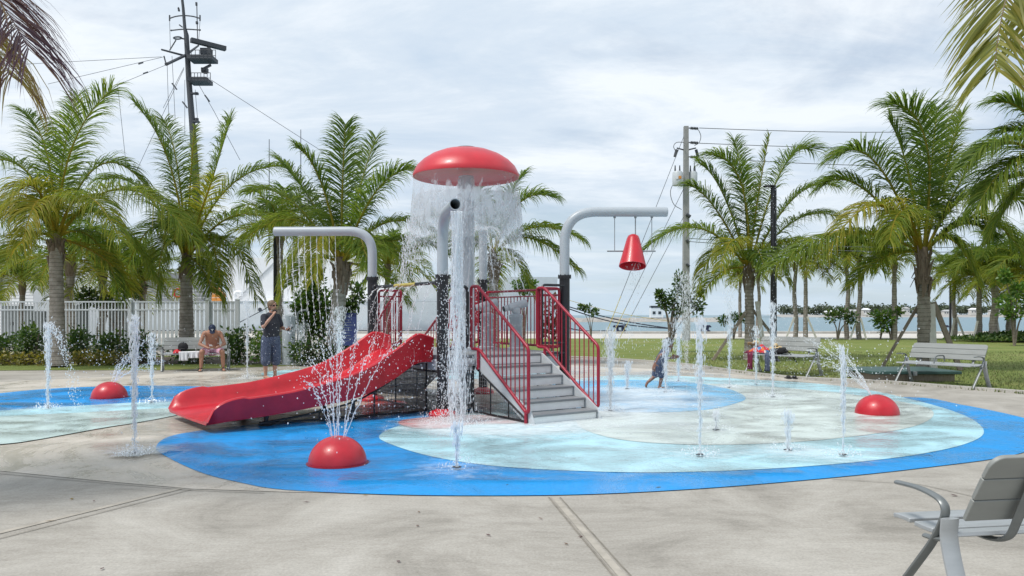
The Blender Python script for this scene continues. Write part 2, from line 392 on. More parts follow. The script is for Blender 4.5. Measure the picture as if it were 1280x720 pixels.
def film_mat():
    """thin running water over the pad: mirror-like by angle, rippled, with drifting foam and painted spray haze"""
    m, nt, b = nodes('shallow water'); L = nt.links.new
    tc = N(nt, 'ShaderNodeTexCoord'); mp = N(nt, 'ShaderNodeMapping'); mp.inputs['Scale'].default_value = (1, 1.6, 1); L(tc.outputs['Object'], mp.inputs['Vector'])
    nz = N(nt, 'ShaderNodeTexNoise', Scale=7.0, Detail=6.0, Roughness=.6); L(mp.outputs[0], nz.inputs['Vector'])
    big = N(nt, 'ShaderNodeTexNoise', Scale=.9, Detail=6.0, Roughness=.65, Distortion=1.2); L(mp.outputs[0], big.inputs['Vector'])
    bp = N(nt, 'ShaderNodeBump', Strength=.5, Distance=.035); L(nz.outputs['Fac'], bp.inputs['Height'])
    gl = N(nt, 'ShaderNodeBsdfGlossy', Roughness=.08); L(bp.outputs[0], gl.inputs['Normal'])
    fr = N(nt, 'ShaderNodeFresnel', IOR=1.33); L(bp.outputs[0], fr.inputs['Normal'])
    pm = N(nt, 'ShaderNodeMapRange'); pm.inputs[1].default_value = .41; pm.inputs[2].default_value = .63; L(big.outputs['Fac'], pm.inputs[0])
    fm = N(nt, 'ShaderNodeMath', operation='MULTIPLY'); L(fr.outputs[0], fm.inputs[0]); L(pm.outputs[0], fm.inputs[1])
    t = N(nt, 'ShaderNodeBsdfTransparent'); mx = N(nt, 'ShaderNodeMixShader'); L(fm.outputs[0], mx.inputs[0]); L(t.outputs[0], mx.inputs[1]); L(gl.outputs[0], mx.inputs[2])
    fo = N(nt, 'ShaderNodeTexNoise', Scale=3.2, Detail=9.0, Roughness=.75, Distortion=2.0); L(mp.outputs[0], fo.inputs['Vector'])
    at_ = N(nt, 'ShaderNodeAttribute', attribute_name='age')
    f1 = N(nt, 'ShaderNodeMath', operation='ADD'); L(fo.outputs['Fac'], f1.inputs[0]); L(at_.outputs['Fac'], f1.inputs[1])
    f2 = N(nt, 'ShaderNodeMapRange'); f2.inputs[1].default_value = .64; f2.inputs[2].default_value = 1.25; f2.inputs[3].default_value = 0; f2.inputs[4].default_value = .7; L(f1.outputs[0], f2.inputs[0])
    df = N(nt, 'ShaderNodeBsdfDiffuse'); df.inputs['Color'].default_value = (.80, .86, .88, 1)
    m2 = N(nt, 'ShaderNodeMixShader'); L(f2.outputs[0], m2.inputs[0]); L(mx.outputs[0], m2.inputs[1]); L(df.outputs[0], m2.inputs[2])
    L(m2.outputs[0], nt.nodes['Material Output'].inputs[0])
    return m
M['film'] = film_mat()

def towel_mat():
    m, nt, b = nodes('bright beach towel print'); L = nt.links.new
    tc = N(nt, 'ShaderNodeTexCoord'); vo = N(nt, 'ShaderNodeTexVoronoi', Scale=11.0); L(tc.outputs['Object'], vo.inputs['Vector'])
    sp = N(nt, 'ShaderNodeSeparateColor'); L(vo.outputs['Color'], sp.inputs[0])
    rp = ramp(nt, [(0, (.55, .03, .04)), (.35, (.62, .16, .05)), (.6, (.60, .04, .08)), (.72, (.05, .20, .42)), (.9, (.65, .55, .5))]); rp.color_ramp.interpolation = 'CONSTANT'
    L(sp.outputs[0], rp.inputs[0]); L(rp.outputs[0], b.inputs['Base Color']); b.inputs['Roughness'].default_value = .95
    return m
M['towel'] = towel_mat()
# ================================================================== the setting
def struct(name, mb, m, **k):
    o = mb.build(name, m, smooth=k.pop('smooth', False), **k); o['kind'] = 'structure'; return o
def gpoly(P, k=6, smooth=True):
    G = [tuple(gnd(*p))[:2] for p in P]
    return smooth_closed(G, k) if smooth else G
rg = random.Random(5)
QY = 61.0                                    # edge of the quay
b = MB(); b.box((0, 14, -.5), (260, 94, 1.0)); struct('ground', b, M['concrete'])
b = MB(); b.sheet([(-20000, 50), (20000, 50), (20000, 30000), (-20000, 30000)], -1.2); struct('sea', b, M['sea'])
# lawn on the right, with the path and the quay beyond it
b = MB(); b.sheet(
    [tuple(gnd(*p))[:2] for p in [(600, 446), (760, 448), (850, 454), (930, 464), (1000, 471), (1100, 476), (1200, 483), (1280, 489), (1420, 499)]] + [(60, 16), (60, 47.5), (-6, 47.5), (-6, 26.5)], .008)
struct('lawn', b, M['lawn'])
b = MB(); b.sheet([(-130, 47.55), (130, 47.55), (130, 60), (-130, 60)], .012); struct('waterside_path', b, M['path'])
b = MB(); b.box((0, 60.5, .09), (260, .9, .18)); struct('quay_kerb', b, M['kerb'], bev=.02)
# kerb strip that runs round the lawn
kp = [gnd(*p) for p in [(560, 448), (700, 447), (760, 449), (850, 455.5), (930, 466), (1000, 473.5), (1100, 478), (1200, 485.5), (1300, 493), (1420, 502)]]
kp = spline(kp, 6); b = MB()
for i in range(len(kp) - 1):
    p, q = kp[i], kp[i + 1]
    b.add([(p.x, p.y - .12, .0), (q.x, q.y - .12, 0), (q.x, q.y - .12, .05), (p.x, p.y - .12, .05), (p.x, p.y + .12, .05), (q.x, q.y + .12, .05), (p.x, p.y + .12, 0), (q.x, q.y + .12, 0)],
          [(0, 1, 2, 3), (3, 2, 5, 4), (4, 5, 7, 6)])
struct('lawn_kerb', b, M['kerb'])
# bed and grass strip on the left
b = MB(); b.sheet([tuple(gnd(*p))[:2] for p in [(-260, 466), (-60, 464), (60, 463), (200, 463), (320, 459), (420, 455), (520, 452)]] + [(-3, 27.4), (-30, 27.4)], .008); struct('grass_strip', b, M['lawn'])
M['soil'] = mat('mulch', (.055, .042, .032), .95, c2=(.12, .09, .065), scale=30, bump=.5)
b = MB(); b.sheet([tuple(gnd(*p))[:2] for p in [(-260, 458), (-60, 456.5), (60, 455), (200, 455.5), (320, 455), (420, 452), (500, 450)]] + [(-3, 26.6), (-30, 26.6)], .012); struct('planting_bed', b, M['soil'])

# the splash pad: coloured safety surfaces, each a thin sheet on the one below
PAD = [(-220, 578), (-60, 584), (0, 589), (60, 595), (120, 601), (240, 611.5), (360, 615.5), (500, 617), (700, 617), (900, 608), (1050, 595), (1160, 583), (1250, 571), (1300, 556), (1300, 535), (1200, 507), (1140, 497),
       (1080, 485), (1000, 474), (850, 463), (700, 456), (500, 457), (300, 463), (100, 473), (-60, 480), (-200, 486), (-420, 515)]
b = MB(); b.sheet(gpoly(PAD, 1, False), .004); struct('splash_pad_floor', b, M['pad_beige'])
BLUE = [(195, 560), (207, 571), (250, 591), (300, 604), (360, 613.5), (500, 619.5), (640, 620.5), (760, 618), (900, 610), (1050, 597), (1160, 585), (1255, 572), (1310, 556), (1322, 541), (1280, 523), (1200, 506), (1140, 497),
        (1000, 500), (800, 505), (600, 510), (480, 519), (400, 526), (320, 531), (250, 539), (210, 547)]
b = MB(); b.sheet(gpoly(BLUE), .008); struct('pad_blue_ring', b, M['pad_blue'])
AQUA = [(474, 546), (490, 557), (540, 572), (620, 584), (720, 590), (820, 592), (950, 588), (1060, 580), (1150, 569), (1210, 555), (1230, 541), (1215, 525), (1180, 511), (1135, 499), (1090, 489), (1030, 481), (960, 476), (880, 472),
        (800, 469), (740, 472), (700, 480), (640, 500), (560, 524), (500, 533)]
b = MB(); b.sheet(gpoly(AQUA), .012); struct('pad_aqua_disc', b, M['pad_aqua'])
CREAM = [(720, 528), (760, 548), (850, 557), (960, 556), (1060, 548), (1140, 535), (1167, 520), (1150, 508), (1080, 496), (1010, 488), (940, 483), (860, 480), (780, 482), (735, 500)]
b = MB(); b.sheet(gpoly(CREAM), .016); struct('pad_pale_disc', b, M['pad_cream'])
MID = [(690, 482), (760, 476), (850, 478), (905, 486), (932, 498), (915, 507), (880, 514), (820, 517), (750, 515), (700, 506)]
b = MB(); b.sheet(gpoly(MID), .020); struct('pad_mid_blue_disc', b, M['pad_mid'])
RED = [(498, 531), (510, 526), (560, 522), (620, 521), (660, 526), (640, 531), (590, 532), (560, 537), (520, 537)]
b = MB(); b.sheet(gpoly(RED), .024); struct('pad_red_patch', b, M['pad_red'])
LB_ = [(-120, 505), (0, 492), (60, 486.5), (130, 483.5), (200, 482.5), (270, 484), (330, 486), (350, 491), (310, 498), (240, 502), (170, 504), (100, 508), (0, 514), (-100, 524)]
b = MB(); b.sheet(gpoly(LB_), .008); struct('pad_back_blue_ring', b, M['pad_blue'])
LA_ = [(-100, 524), (0, 514), (100, 508), (170, 504), (240, 502.5), (280, 505), (250, 510), (200, 513), (120, 517), (0, 523), (-100, 533)]
b = MB(); b.sheet(gpoly(LA_), .012); struct('pad_back_aqua_band', b, M['pad_aqua'])
LS_ = [(-160, 570), (0, 557), (40, 552), (80, 545), (130, 536), (180, 528), (225, 519), (245, 512), (215, 511), (120, 516), (0, 522), (-110, 533)]
b = MB(); b.sheet(gpoly(LS_), .016); struct('pad_pale_green_lobe', b, M['pad_sea'])
UNDER = [(455, 470), (380, 470), (320, 474), (370, 480), (430, 478)]
b = MB(); b.sheet(gpoly([(330, 466), (400, 461), (520, 460), (660, 462), (700, 468), (600, 474), (450, 474), (350, 473)]), .012); struct('pad_rear_aqua_band', b, M['pad_aqua'])
b = MB(); b.sheet(gpoly([(440, 512), (470, 504), (500, 502), (510, 508), (480, 516), (450, 518)]), .020); struct('pad_red_floor', b, M['pad_red'])
# running water over the pad, foamier where the streams land, whitened where spray haze is painted in
def inside(x, y, P):
    c = False; j = len(P) - 1
    for i in range(len(P)):
        if (P[i][1] > y) != (P[j][1] > y) and x < (P[j][0] - P[i][0]) * (y - P[i][1]) / (P[j][1] - P[i][1]) + P[i][0]: c = not c
        j = i
    return c
FOAM_HAZE = []                                     # (x, y, radius, strength), filled from the jets below; also carries painted spray haze
def build_film():
    W = gpoly([(-160, 545), (0, 552), (110, 560), (150, 574), (240, 566), (215, 575), (300, 596), (420, 602), (560, 604), (760, 604), (950, 597), (1100, 583), (1200, 562), (1230, 541), (1200, 515), (1130, 497),
               (1060, 484), (960, 475), (860, 467), (740, 463), (560, 462), (380, 466), (250, 476), (100, 486), (0, 494), (-120, 505)])
    b = MB(); st = .16
    x0, x1, y0, y1 = min(p[0] for p in W), max(p[0] for p in W), min(p[1] for p in W), max(p[1] for p in W)
    nx, ny = int((x1 - x0) / st) + 1, int((y1 - y0) / st) + 1; ids = {}; vs = []; ag = []
    def vid(i, j):
        if (i, j) not in ids:
            x, y = x0 + i * st, y0 + j * st; ids[i, j] = len(vs); vs.append((x, y, .030))
            ag.append(min(.6, sum(s * math.exp(-((x - fx) ** 2 + (y - fy) ** 2) / (r * r)) for fx, fy, r, s in FOAM_HAZE)))
        return ids[i, j]
    fs = []
    for i in range(nx):
        for j in range(ny):
            if inside(x0 + (i + .5) * st, y0 + (j + .5) * st, W): fs.append((vid(i, j), vid(i + 1, j), vid(i + 1, j + 1), vid(i, j + 1)))
    b.add(vs, fs, 0, ag); return struct('pad_water', b, M['film'], smooth=True)

# saw-cut joints in the concrete
M['joint'] = mat('joint filler', (.235, .212, .178), .9, var=.25); M['joint_pale'] = mat('pale joint edge', (.375, .343, .292), .9, var=.2)
def joint(name, P, w, z, m):
    P = [gnd(*p) for p in P]; b = MB()
    for p, q in zip(P, P[1:]):
        t = (q - p).normalized(); n = V((-t.y, t.x, 0)) * w / 2
        b.add([p + n + V((0, 0, z)), p - n + V((0, 0, z)), q - n + V((0, 0, z)), q + n + V((0, 0, z))], [(0, 1, 2, 3)])
    struct(name, b, m)
joint('pavement_joint', [(241, 612), (-40, 684)], .011, .006, M['joint'])
joint('pavement_joint', [(226, 611), (-40, 676)], .06, .004, M['joint_pale'])
joint('pavement_joint', [(686, 622), (775, 730)], .014, .006, M['joint'])
joint('pavement_joint', [(700, 622), (797, 730)], .010, .006, M['joint'])
joint('pavement_joint', [(693, 622), (786, 730)], .05, .004, M['joint_pale'])
joint('pavement_joint', [(-80, 587.5), (0, 592.5), (120, 603.5), (241, 613.5), (330, 617)], .009, .006, M['joint'])
joint('pavement_joint', [(1040, 599.5), (1150, 606), (1300, 640)], .010, .006, M['joint'])

# grass blades near the walk
b = MB(); lawnP = [tuple(gnd(*p))[:2] for p in [(850, 455.5), (930, 467), (1000, 474.5), (1100, 479), (1200, 486.5), (1280, 493), (1280, 440), (850, 440)]]
lx = [p[0] for p in lawnP]; ly = [p[1] for p in lawnP]; n = 0
while n < 9000:
    x = rg.uniform(min(lx), max(lx)); y = min(ly) + (max(ly) - min(ly)) * rg.random() ** 1.6
    if inside(x, y, lawnP):
        n += 1; h = rg.uniform(.03, .075); a = rg.uniform(0, 6.28); w = .012
        b.add([(x - w * math.cos(a), y - w * math.sin(a), .0), (x + w * math.cos(a), y + w * math.sin(a), .0), (x + rg.uniform(-.03, .03), y + rg.uniform(-.03, .03), h)], [(0, 1, 2)], 0, rg.random() + .001)
o = b.build('grass', M['blade'], smooth=False); tag(o, kind='stuff')

# ------------------------------------------------------------------ breakwater and far shore
t = thing('breakwater', 'long grey stone breakwater lying across the bay below the horizon', 'breakwater', (-20, 300, -1.2))
b = MB(); rb = random.Random(8); pts = []
xs = [-120 + i * 2.0 for i in range(101)]
for row, (dy, z0) in enumerate([(-4, -1.4), (-1.5, .05), (0, .5), (3, .45), (6, -1.4)]):
    for x in xs: pts.append((x, 300 + dy + rb.uniform(-.6, .6), z0 + (rb.uniform(-.35, .25) if 0 < row < 4 else 0)))
n = len(xs); b.add(pts, [(r * n + i, r * n + i + 1, (r + 1) * n + i + 1, (r + 1) * n + i) for r in range(4) for i in range(n - 1)])
b.build('rubble_mound', M['stone'], t, smooth=False)
t = thing('harbour_hut', 'small white two storey harbour building on the breakwater', 'building', (56, 300, .4))
c = at(821, 398, 300)
b = MB(); b.box((c.x, 301, 2.3), (4.9, 3.4, 3.6)); b.box((c.x + .2, 301, 4.25), (3.8, 2.6, .3)); b.build('wall', M['ship_white'], t, smooth=False)
b = MB(); b.box((c.x, 301, 4.75), (5.0, 3.2, .7)); b.build('lookout', M['glass_dark'], t, smooth=False)
b = MB(); b.box((c.x, 301, 5.22), (5.4, 3.8, .22)); b.build('roof', M['ship_white'], t, smooth=False)
for dx in (-1.2, 1.0):
    b = MB(); b.box((c.x + dx, 299.25, 2.4), (1.1, .1, 1.1)); b.build('window', M['glass_dark'], t, smooth=False)
b = MB(); b.tube([(c.x + .6, 301, 5.2), (c.x + .6, 301, 7.6)], .06, 5); b.build('mast', M['ship_grey'], t)

SY = 1000.0
b = MB(); rs = random.Random(3); xs = [340 + i * 14 for i in range(60)]; n = len(xs); pts = []
for row, (dy, z0) in enumerate([(-30, -1.5), (-10, .8), (40, 2.0), (160, 2.0)]):
    for x in xs: pts.append((x, SY + dy + rs.uniform(-8, 8), z0 + (rs.uniform(-.3, .6) if 0 < row < 3 else 0)))
b.add(pts, [(r * n + i, r * n + i + 1, (r + 1) * n + i + 1, (r + 1) * n + i) for r in range(3) for i in range(n - 1)])
struct('far_shore', b, M['stone'])
b = MB()
for i in range(330):                            # the wood on the far shore reads as one mass
    x = rs.uniform(345, 800); y = SY + rs.uniform(25, 130); px = 640 + x * FPX / y
    if px < 976: continue
    h = rs.uniform(4.5, 12) + (4 if rs.random() < .2 else 0)
    if px < 1010: h *= .8
    b.tube([(x, y, 1.5), (x + rs.uniform(-.5, .5), y, h * .7)], [.35, .2], 4, a=.1)
    for k in range(46):
        d = V((rs.gauss(0, 1), rs.gauss(0, 1), rs.gauss(0, .75))).normalized(); rad = rs.random() ** .4
        p = V((x, y, h * .78 + 2)) + V((d.x * 6.5, d.y * 5, d.z * h * .45)) * rad
        b.leaf(p, V((rs.gauss(0, 1), rs.gauss(0, 1), rs.gauss(0, .6))), V((rs.gauss(0, 1), rs.gauss(0, 1), 1)), rs.uniform(2.2, 4.2), rs.uniform(.9, 1.7), rs.random() + .01)
o = b.build('far_wood', M['leaf_far'], smooth=False); tag(o, kind='stuff')
HS = [(1036, 9, 4.2, 0), (1066, 14, 5.2, 1), (1082, 9, 7, 0), (1132, 7, 8.5, 1), (1160, 12, 6, 0), (1186, 16, 5, 1), (1217, 10, 7.2, 0), (1243, 13, 5.2, 1), (1268, 8, 6.6, 0)]
HL = ['low white house with a grey roof, leftmost on the far shore', 'long pale two storey house on the far shore beyond the thin sapling', 'narrow white house beside the long pale house on the far shore', 'tall white tower house among far trees left of the staked palm', 'white house just right of the staked palm trunk on the far shore',
      'longest low white house on the far shore', 'tall white house beyond the pale path on the far shore', 'broad white house between tall far houses across the bay', 'last white house at the right end of the far shore']
for (px, w, h, k), lb in zip(HS, HL):
    x = (px - 640) * (SY + 6) / FPX; t = thing('house', lb, 'house', (x, SY + 6, 1.5), 0, 'houses on the far shore')
    b = MB(); b.box((0, 0, h / 2), (w, 7, h)); b.build('wall', M['house'], t, world=False, smooth=False)
    b = MB(); b.extrude([(-w / 2 - .6, -4.3, h + .01), (w / 2 + .6, -4.3, h + .01), (w / 2 + .6, 4.3, h + .01), (-w / 2 - .6, 4.3, h + .01)], (0, 0, .25))
    b.add([(-w / 2 - .6, -4.3, h + .26), (w / 2 + .6, -4.3, h + .26), (w / 2 + .6, 4.3, h + .26), (-w / 2 - .6, 4.3, h + .26), (-w / 2 + 2, 0, h + 2.2), (w / 2 - 2, 0, h + 2.2)], [(0, 1, 5, 4), (1, 2, 5), (2, 3, 4, 5), (3, 0, 4)])
    b.build('roof', M['roof'] if k else M['ship_white'], t, world=False, smooth=False)
    for j in range(max(2, int(w / 3))):
        b = MB(); b.box((-w / 2 + 1.4 + j * (w - 2.8) / max(1, int(w / 3) - 1), -3.52, h * .6), (1.3, .12, 1.5)); b.build('window', M['glass_dark'], t, world=False, smooth=False)

# ------------------------------------------------------------------ sky, sun, camera
w = bpy.data.worlds.new('World'); SC.world = w; w.use_nodes = True
nt = w.node_tree; L = nt.links.new; bg = nt.nodes['Background']; bg.inputs[1].default_value = .1
SUN_EL, SUN_AZ = R(60), R(238)                 # azimuth clockwise from +Y: behind the camera, a little to its left
sky = nt.nodes.new('ShaderNodeTexSky'); sky.sky_type = 'NISHITA'; sky.sun_disc = False; sky.sun_elevation = SUN_EL; sky.sun_rotation = SUN_AZ
tc = nt.nodes.new('ShaderNodeTexCoord'); sp = nt.nodes.new('ShaderNodeSeparateXYZ'); L(tc.outputs['Generated'], sp.inputs[0])
zz = N(nt, 'ShaderNodeMath', operation='MAXIMUM'); zz.inputs[1].default_value = 0.0; L(sp.outputs['Z'], zz.inputs[0])
za = N(nt, 'ShaderNodeMath', operation='ADD'); za.inputs[1].default_value = .16; L(zz.outputs[0], za.inputs[0])
dx = N(nt, 'ShaderNodeMath', operation='DIVIDE'); L(sp.outputs['X'], dx.inputs[0]); L(za.outputs[0], dx.inputs[1])
dy = N(nt, 'ShaderNodeMath', operation='DIVIDE'); L(sp.outputs['Y'], dy.inputs[0]); L(za.outputs[0], dy.inputs[1])
cb = nt.nodes.new('ShaderNodeCombineXYZ'); L(dx.outputs[0], cb.inputs[0]); L(dy.outputs[0], cb.inputs[1]); cb.inputs[2].default_value = 3.7
n1 = N(nt, 'ShaderNodeTexNoise', Scale=.75, Detail=9.0, Roughness=.56, Distortion=.5); L(cb.outputs[0], n1.inputs['Vector'])
mp = nt.nodes.new('ShaderNodeMapping'); mp.inputs['Location'].default_value = (5.3, 2.1, 0); mp.inputs['Scale'].default_value = (.7, 1.3, 1); L(cb.outputs[0], mp.inputs['Vector'])
n2 = N(nt, 'ShaderNodeTexNoise', Scale=1.7, Detail=10.0, Roughness=.64, Distortion=.35); L(mp.outputs[0], n2.inputs['Vector'])
fac = ramp(nt, [(.34, (.36,) * 3), (.50, (1,) * 3)]); L(n1.outputs['Fac'], fac.inputs[0])
cl = ramp(nt, [(.28, (4.9, 5.9, 7.1)), (.47, (5.9, 6.7, 7.6)), (.64, (7.5, 8.0, 8.5))]); L(n2.outputs['Fac'], cl.inputs[0])
mx = N(nt, 'ShaderNodeMix', data_type='RGBA'); L(fac.outputs[0], mx.inputs[0]); L(sky.outputs[0], mx.inputs[6]); L(cl.outputs[0], mx.inputs[7])
hz = N(nt, 'ShaderNodeMapRange'); hz.inputs[1].default_value = 0; hz.inputs[2].default_value = .16; hz.inputs[3].default_value = .8; hz.inputs[4].default_value = 0; L(zz.outputs[0], hz.inputs[0])
m3_ = N(nt, 'ShaderNodeMix', data_type='RGBA'); L(hz.outputs[0], m3_.inputs[0]); L(mx.outputs[2], m3_.inputs[6]); m3_.inputs[7].default_value = (4.7, 5.8, 6.7, 1); L(m3_.outputs[2], bg.inputs[0])
su = bpy.data.lights.new('Sun', 'SUN'); su.energy = 2.4; su.angle = R(10); su.color = (1, .96, .90)
so = bpy.data.objects.new('Sun', su); COL.objects.link(so); so.location = (-8, -12, 30)
sd = V((math.sin(SUN_AZ) * math.cos(SUN_EL), math.cos(SUN_AZ) * math.cos(SUN_EL), math.sin(SUN_EL)))
so.rotation_euler = sd.to_track_quat('Z', 'Y').to_euler()
cm = bpy.data.cameras.new('Camera'); co = bpy.data.objects.new('Camera', cm); COL.objects.link(co)
co.location = (0, 0, CH); co.rotation_euler = (R(90), 0, 0)
cm.sensor_width = 36; cm.lens = 36 * FPX / 1280; cm.shift_y = (HOR - 360) / 1280; cm.clip_end = 60000; cm.clip_start = .05
SC.camera = co
SC.view_settings.view_transform = 'Standard'; SC.view_settings.look = 'None'; SC.view_settings.exposure = .3; SC.view_settings.gamma = 1
SC.render.engine = 'CYCLES'; SC.cycles.use_denoising = True
SC.cycles.max_bounces = 8; SC.cycles.transparent_max_bounces = 24; SC.cycles.diffuse_bounces = 3; SC.cycles.caustics_reflective = False; SC.cycles.caustics_refractive = False
# ================================================================== palms and other plants
def frond(mb, P, ll, n, rng, age, droop=.55, w=.045, rach=.042, petiole=.12, seg=20, ang=(17, 38), vee=(.12, .4), tip=.42):
    p0, pm, p2 = [V(p) for p in P]; c = pm * 2 - (p0 + p2) * .5
    C = [p0 * (1 - t) ** 2 + c * 2 * t * (1 - t) + p2 * t * t for t in [i / seg for i in range(seg + 1)]]
    mb.tube(C, [rach * (1 - .85 * i / seg) for i in range(seg + 1)], 5, mi=0, a=min(1, .58 + age * .3))
    tw = rng.uniform(-.5, .5); ph = rng.uniform(0, 6.28)
    for i in range(n):
        t = petiole + (1 - petiole) * (i + rng.random() * .6) / n
        f = t * seg; j = min(int(f), seg - 1); p = C[j].lerp(C[j + 1], f - j); T = (C[j + 1] - C[j]).normalized()
        S = T.cross(V((0, 0, 1)))
        if S.length < .25: S = S + V((math.cos(tw * 6), math.sin(tw * 6), 0)) * .4
        S.normalize(); Nn = S.cross(T)
        prof = (.5 + .5 * min(1, (t - petiole) / .2)) * (1 - tip * max(0, (t - .5) / .5) ** 1.5)
        clump = .10 * math.sin(i * .55 + ph)
        for s in (-1, 1):
            l = ll * prof * rng.uniform(.85, 1.12)
            A = R(ang[0] + ang[1] * t) + rng.uniform(-.16, .16) + clump
            d = (S * s * math.cos(A) + T * math.sin(A) + Nn * (rng.uniform(*vee) + clump)).normalized()
            g = droop * rng.uniform(.7, 1.25)
            q = p; ds = []; pts = [p]
            for m_, fr in enumerate((.24, .26, .26, .24)):
                q = q + d * l * fr; pts.append(q); ds.append(d); d = (d + V((0, 0, -g * (.28 + .34 * m_)))).normalized()
            W = (T - ds[0] * T.dot(ds[0])); W = (W + Nn * rng.uniform(-.6, .6)); W.normalize()
            ww = [w * .55, w, w * .9, w * .55]
            vs = []
            for m_ in range(4): vs += [pts[m_] + W * ww[m_] * .5, pts[m_] - W * ww[m_] * .5]
            vs.append(pts[4])
            ag = age + rng.uniform(-.16, .16); tipa = ag + .1 * age + (.3 if rng.random() < .12 else 0)
            ag = max(.001, ag); tm = max(.001, tipa)
            mb.add(vs, [(0, 1, 3, 2), (2, 3, 5, 4), (4, 5, 7, 6), (6, 7, 8)], 0, [ag, ag, ag, ag, ag, ag, (ag + tm) / 2, (ag + tm) / 2, tm])

def palm_tree(label, base, crown, fronds, tr=(.19, .14), seed=1, ll=.85, n=70, filler=8, flen=2.4, group='coconut palms round the splash pad', w=.027, braces=None, sheath=1.0, old=3, name='palm_tree', lean=0, droop=.55, top_age=.1):
    rng = random.Random(seed); base = V(base); crown = V(crown)
    t = thing(name, label, 'palm tree', base, 0, group)
    top = crown - V((0, 0, .25)); ctl = base.lerp(top, .5) + V((lean, 0, 0))
    C = []; rr = []; m_ = 46
    for i in range(m_ + 1):
        s = i / m_; C.append(base * (1 - s) ** 2 + ctl * 2 * s * (1 - s) + top * s * s)
        rr.append((tr[0] + (tr[1] - tr[0]) * s + .35 * tr[0] * math.exp(-s * 9)) * (1 + (.045 if i % 2 else -.03) + rng.uniform(-.02, .02)))
    b = MB(); b.tube(C, rr, 12); b.build('trunk', M['trunk'], t)
    b = MB()
    for F in fronds: frond(b, F[0], ll * 1.32 * F[3], int(n * 1.75 * F[4]), rng, F[1] * .72 + .11, F[2] * 1.15 + .2, w)
    for i in range(filler):
        az = i * 2.399 + rng.uniform(-.3, .3) + seed; el = rng.uniform(.1, 1.15) if i >= old else rng.uniform(-.35, .15); l = flen * rng.uniform(.8, 1.1)
        d = V((math.cos(az) * math.cos(el), math.sin(az) * math.cos(el), math.sin(el)))
        pm = crown + d * l * .55; p2 = crown + V((d.x, d.y, 0)) * l * .95 + V((0, 0, d.z * l * .75 - l * .35 * math.cos(el)))
        frond(b, (crown + V((d.x, d.y, 0)) * .06, pm, p2), ll * 1.2 * rng.uniform(.85, 1.05), int(n * 1.5), rng, rng.uniform(.02, .3) if i >= old else rng.uniform(.25, .55), droop, w)
    b.build('crown', M['frond'], t)
    if sheath:                                   # fibrous leaf bases under the crown
        b = MB(); r0 = tr[1]
        for i in range(18):
            az = i * 2.399; z0 = -.55 * sheath * rng.random() - .05; d = V((math.cos(az), math.sin(az), 0))
            p = crown + V((0, 0, z0 - .3)) + d * r0 * .92; q = crown + V((0, 0, z0 + .1)) + d * (r0 * 1.22 + .03 * rng.random()); e = q + d * rng.uniform(.02, .14) + V((0, 0, rng.uniform(-.3, .25)))
            b.tube([p, q, e], [.03, .045, .012], 5, sx=.5)
        b.tube([crown - V((0, 0, .55 * sheath)), crown - V((0, 0, .3)), crown + V((0, 0, .15))], [r0 * 1.02, r0 * 1.15, r0 * .75], 10)
        b.build('leaf_sheath', M['fibre'], t)
    for (p, q, ww, m2) in (braces or []):
        bb = MB(); bb.bar(p, q, ww, ww * .45, up=(0, 1, 0)); bb.build('brace', M[m2], t, smooth=False)
    return t

def FR(cpx, Y, spec):
    """crown pixel + list of (mid, tip, depth offset of the tip, age, droop, leaf scale, count scale)"""
    out = []; c = at(cpx[0], cpx[1], Y)
    for (mx_, my_, tx, ty, dy, age, dr, ls, ns) in spec:
        out.append(((c + V(((mx_ - cpx[0]) * .0015, 0, .05)), at(mx_, my_, Y + dy * .55), at(tx, ty, Y + dy)), age, dr, ls, ns))
    return c, out

# left front palm
c, f = FR((70, 298), 22.0, [
    (90, 185, 140, 112, -.6, .18, .35, 1.05, 1.2), (58, 190, 30, 140, 1.2, .1, .3, .9, 1), (34, 232, -18, 318, -1.5, .55, .75, 1.15, 1.2),
    (155, 236, 246, 306, -1.6, .30, .95, 1.25, 1.4), (128, 268, 196, 352, .6, .25, .9, 1.0, 1.1), (128, 205, 192, 246, 1.5, .12, .5, .95, 1),
    (15, 262, -50, 350, 1.0, .2, .7, 1, 1), (80, 190, 98, 118, 2.0, .05, .3, .8, 1), (22, 205, -50, 225, .4, .15, .5, 1, 1), (50, 250, 28, 305, -2.2, .62, .8, .95, 1.1), (105, 245, 150, 300, -2.4, .42, .9, 1.0, 1), (118, 300, 150, 372, 1.6, .2, .8, .9, .9)])
palm_tree('tall coconut palm with a golden drooping frond, leftmost before the white fence', gnd(72, 459), c, f, (.205, .165), 11, .88, 74, 3, 2.3, sheath=1.2, old=2)
# second palm, behind the seated man's bench
c, f = FR((233, 322), 24.0, [
    (212, 205, 170, 132, -.5, .1, .35, 1.05, 1.2), (238, 230, 243, 158, .2, .35, .2, .45, .8), (268, 215, 288, 150, .6, .12, .35, .95, 1.1), (222, 210, 205, 150, 1.5, .05, .3, .9, 1),
    (285, 235, 350, 208, .6, .15, .55, 1.0, 1.1), (300, 268, 366, 300, -.8, .22, .75, 1.0, 1.1), (282, 300, 322, 375, -.8, .3, .9, 1.0, 1.1), (180, 240, 130, 225, .8, .15, .6, .95, 1),
    (190, 285, 150, 360, 1, .25, .85, 1, 1), (208, 300, 196, 372, -1.2, .3, .9, .9, 1), (262, 300, 278, 378, -1.2, .42, .9, .9, 1), (252, 262, 268, 220, -2.4, .55, .5, .8, .9), (228, 265, 218, 300, -2.2, .35, .6, .9, .9)])
palm_tree('coconut palm with a straight grey trunk rising behind the seated man\'s bench', gnd(233, 451), c, f, (.25, .155), 12, .85, 74, 3, 2.2, old=2)
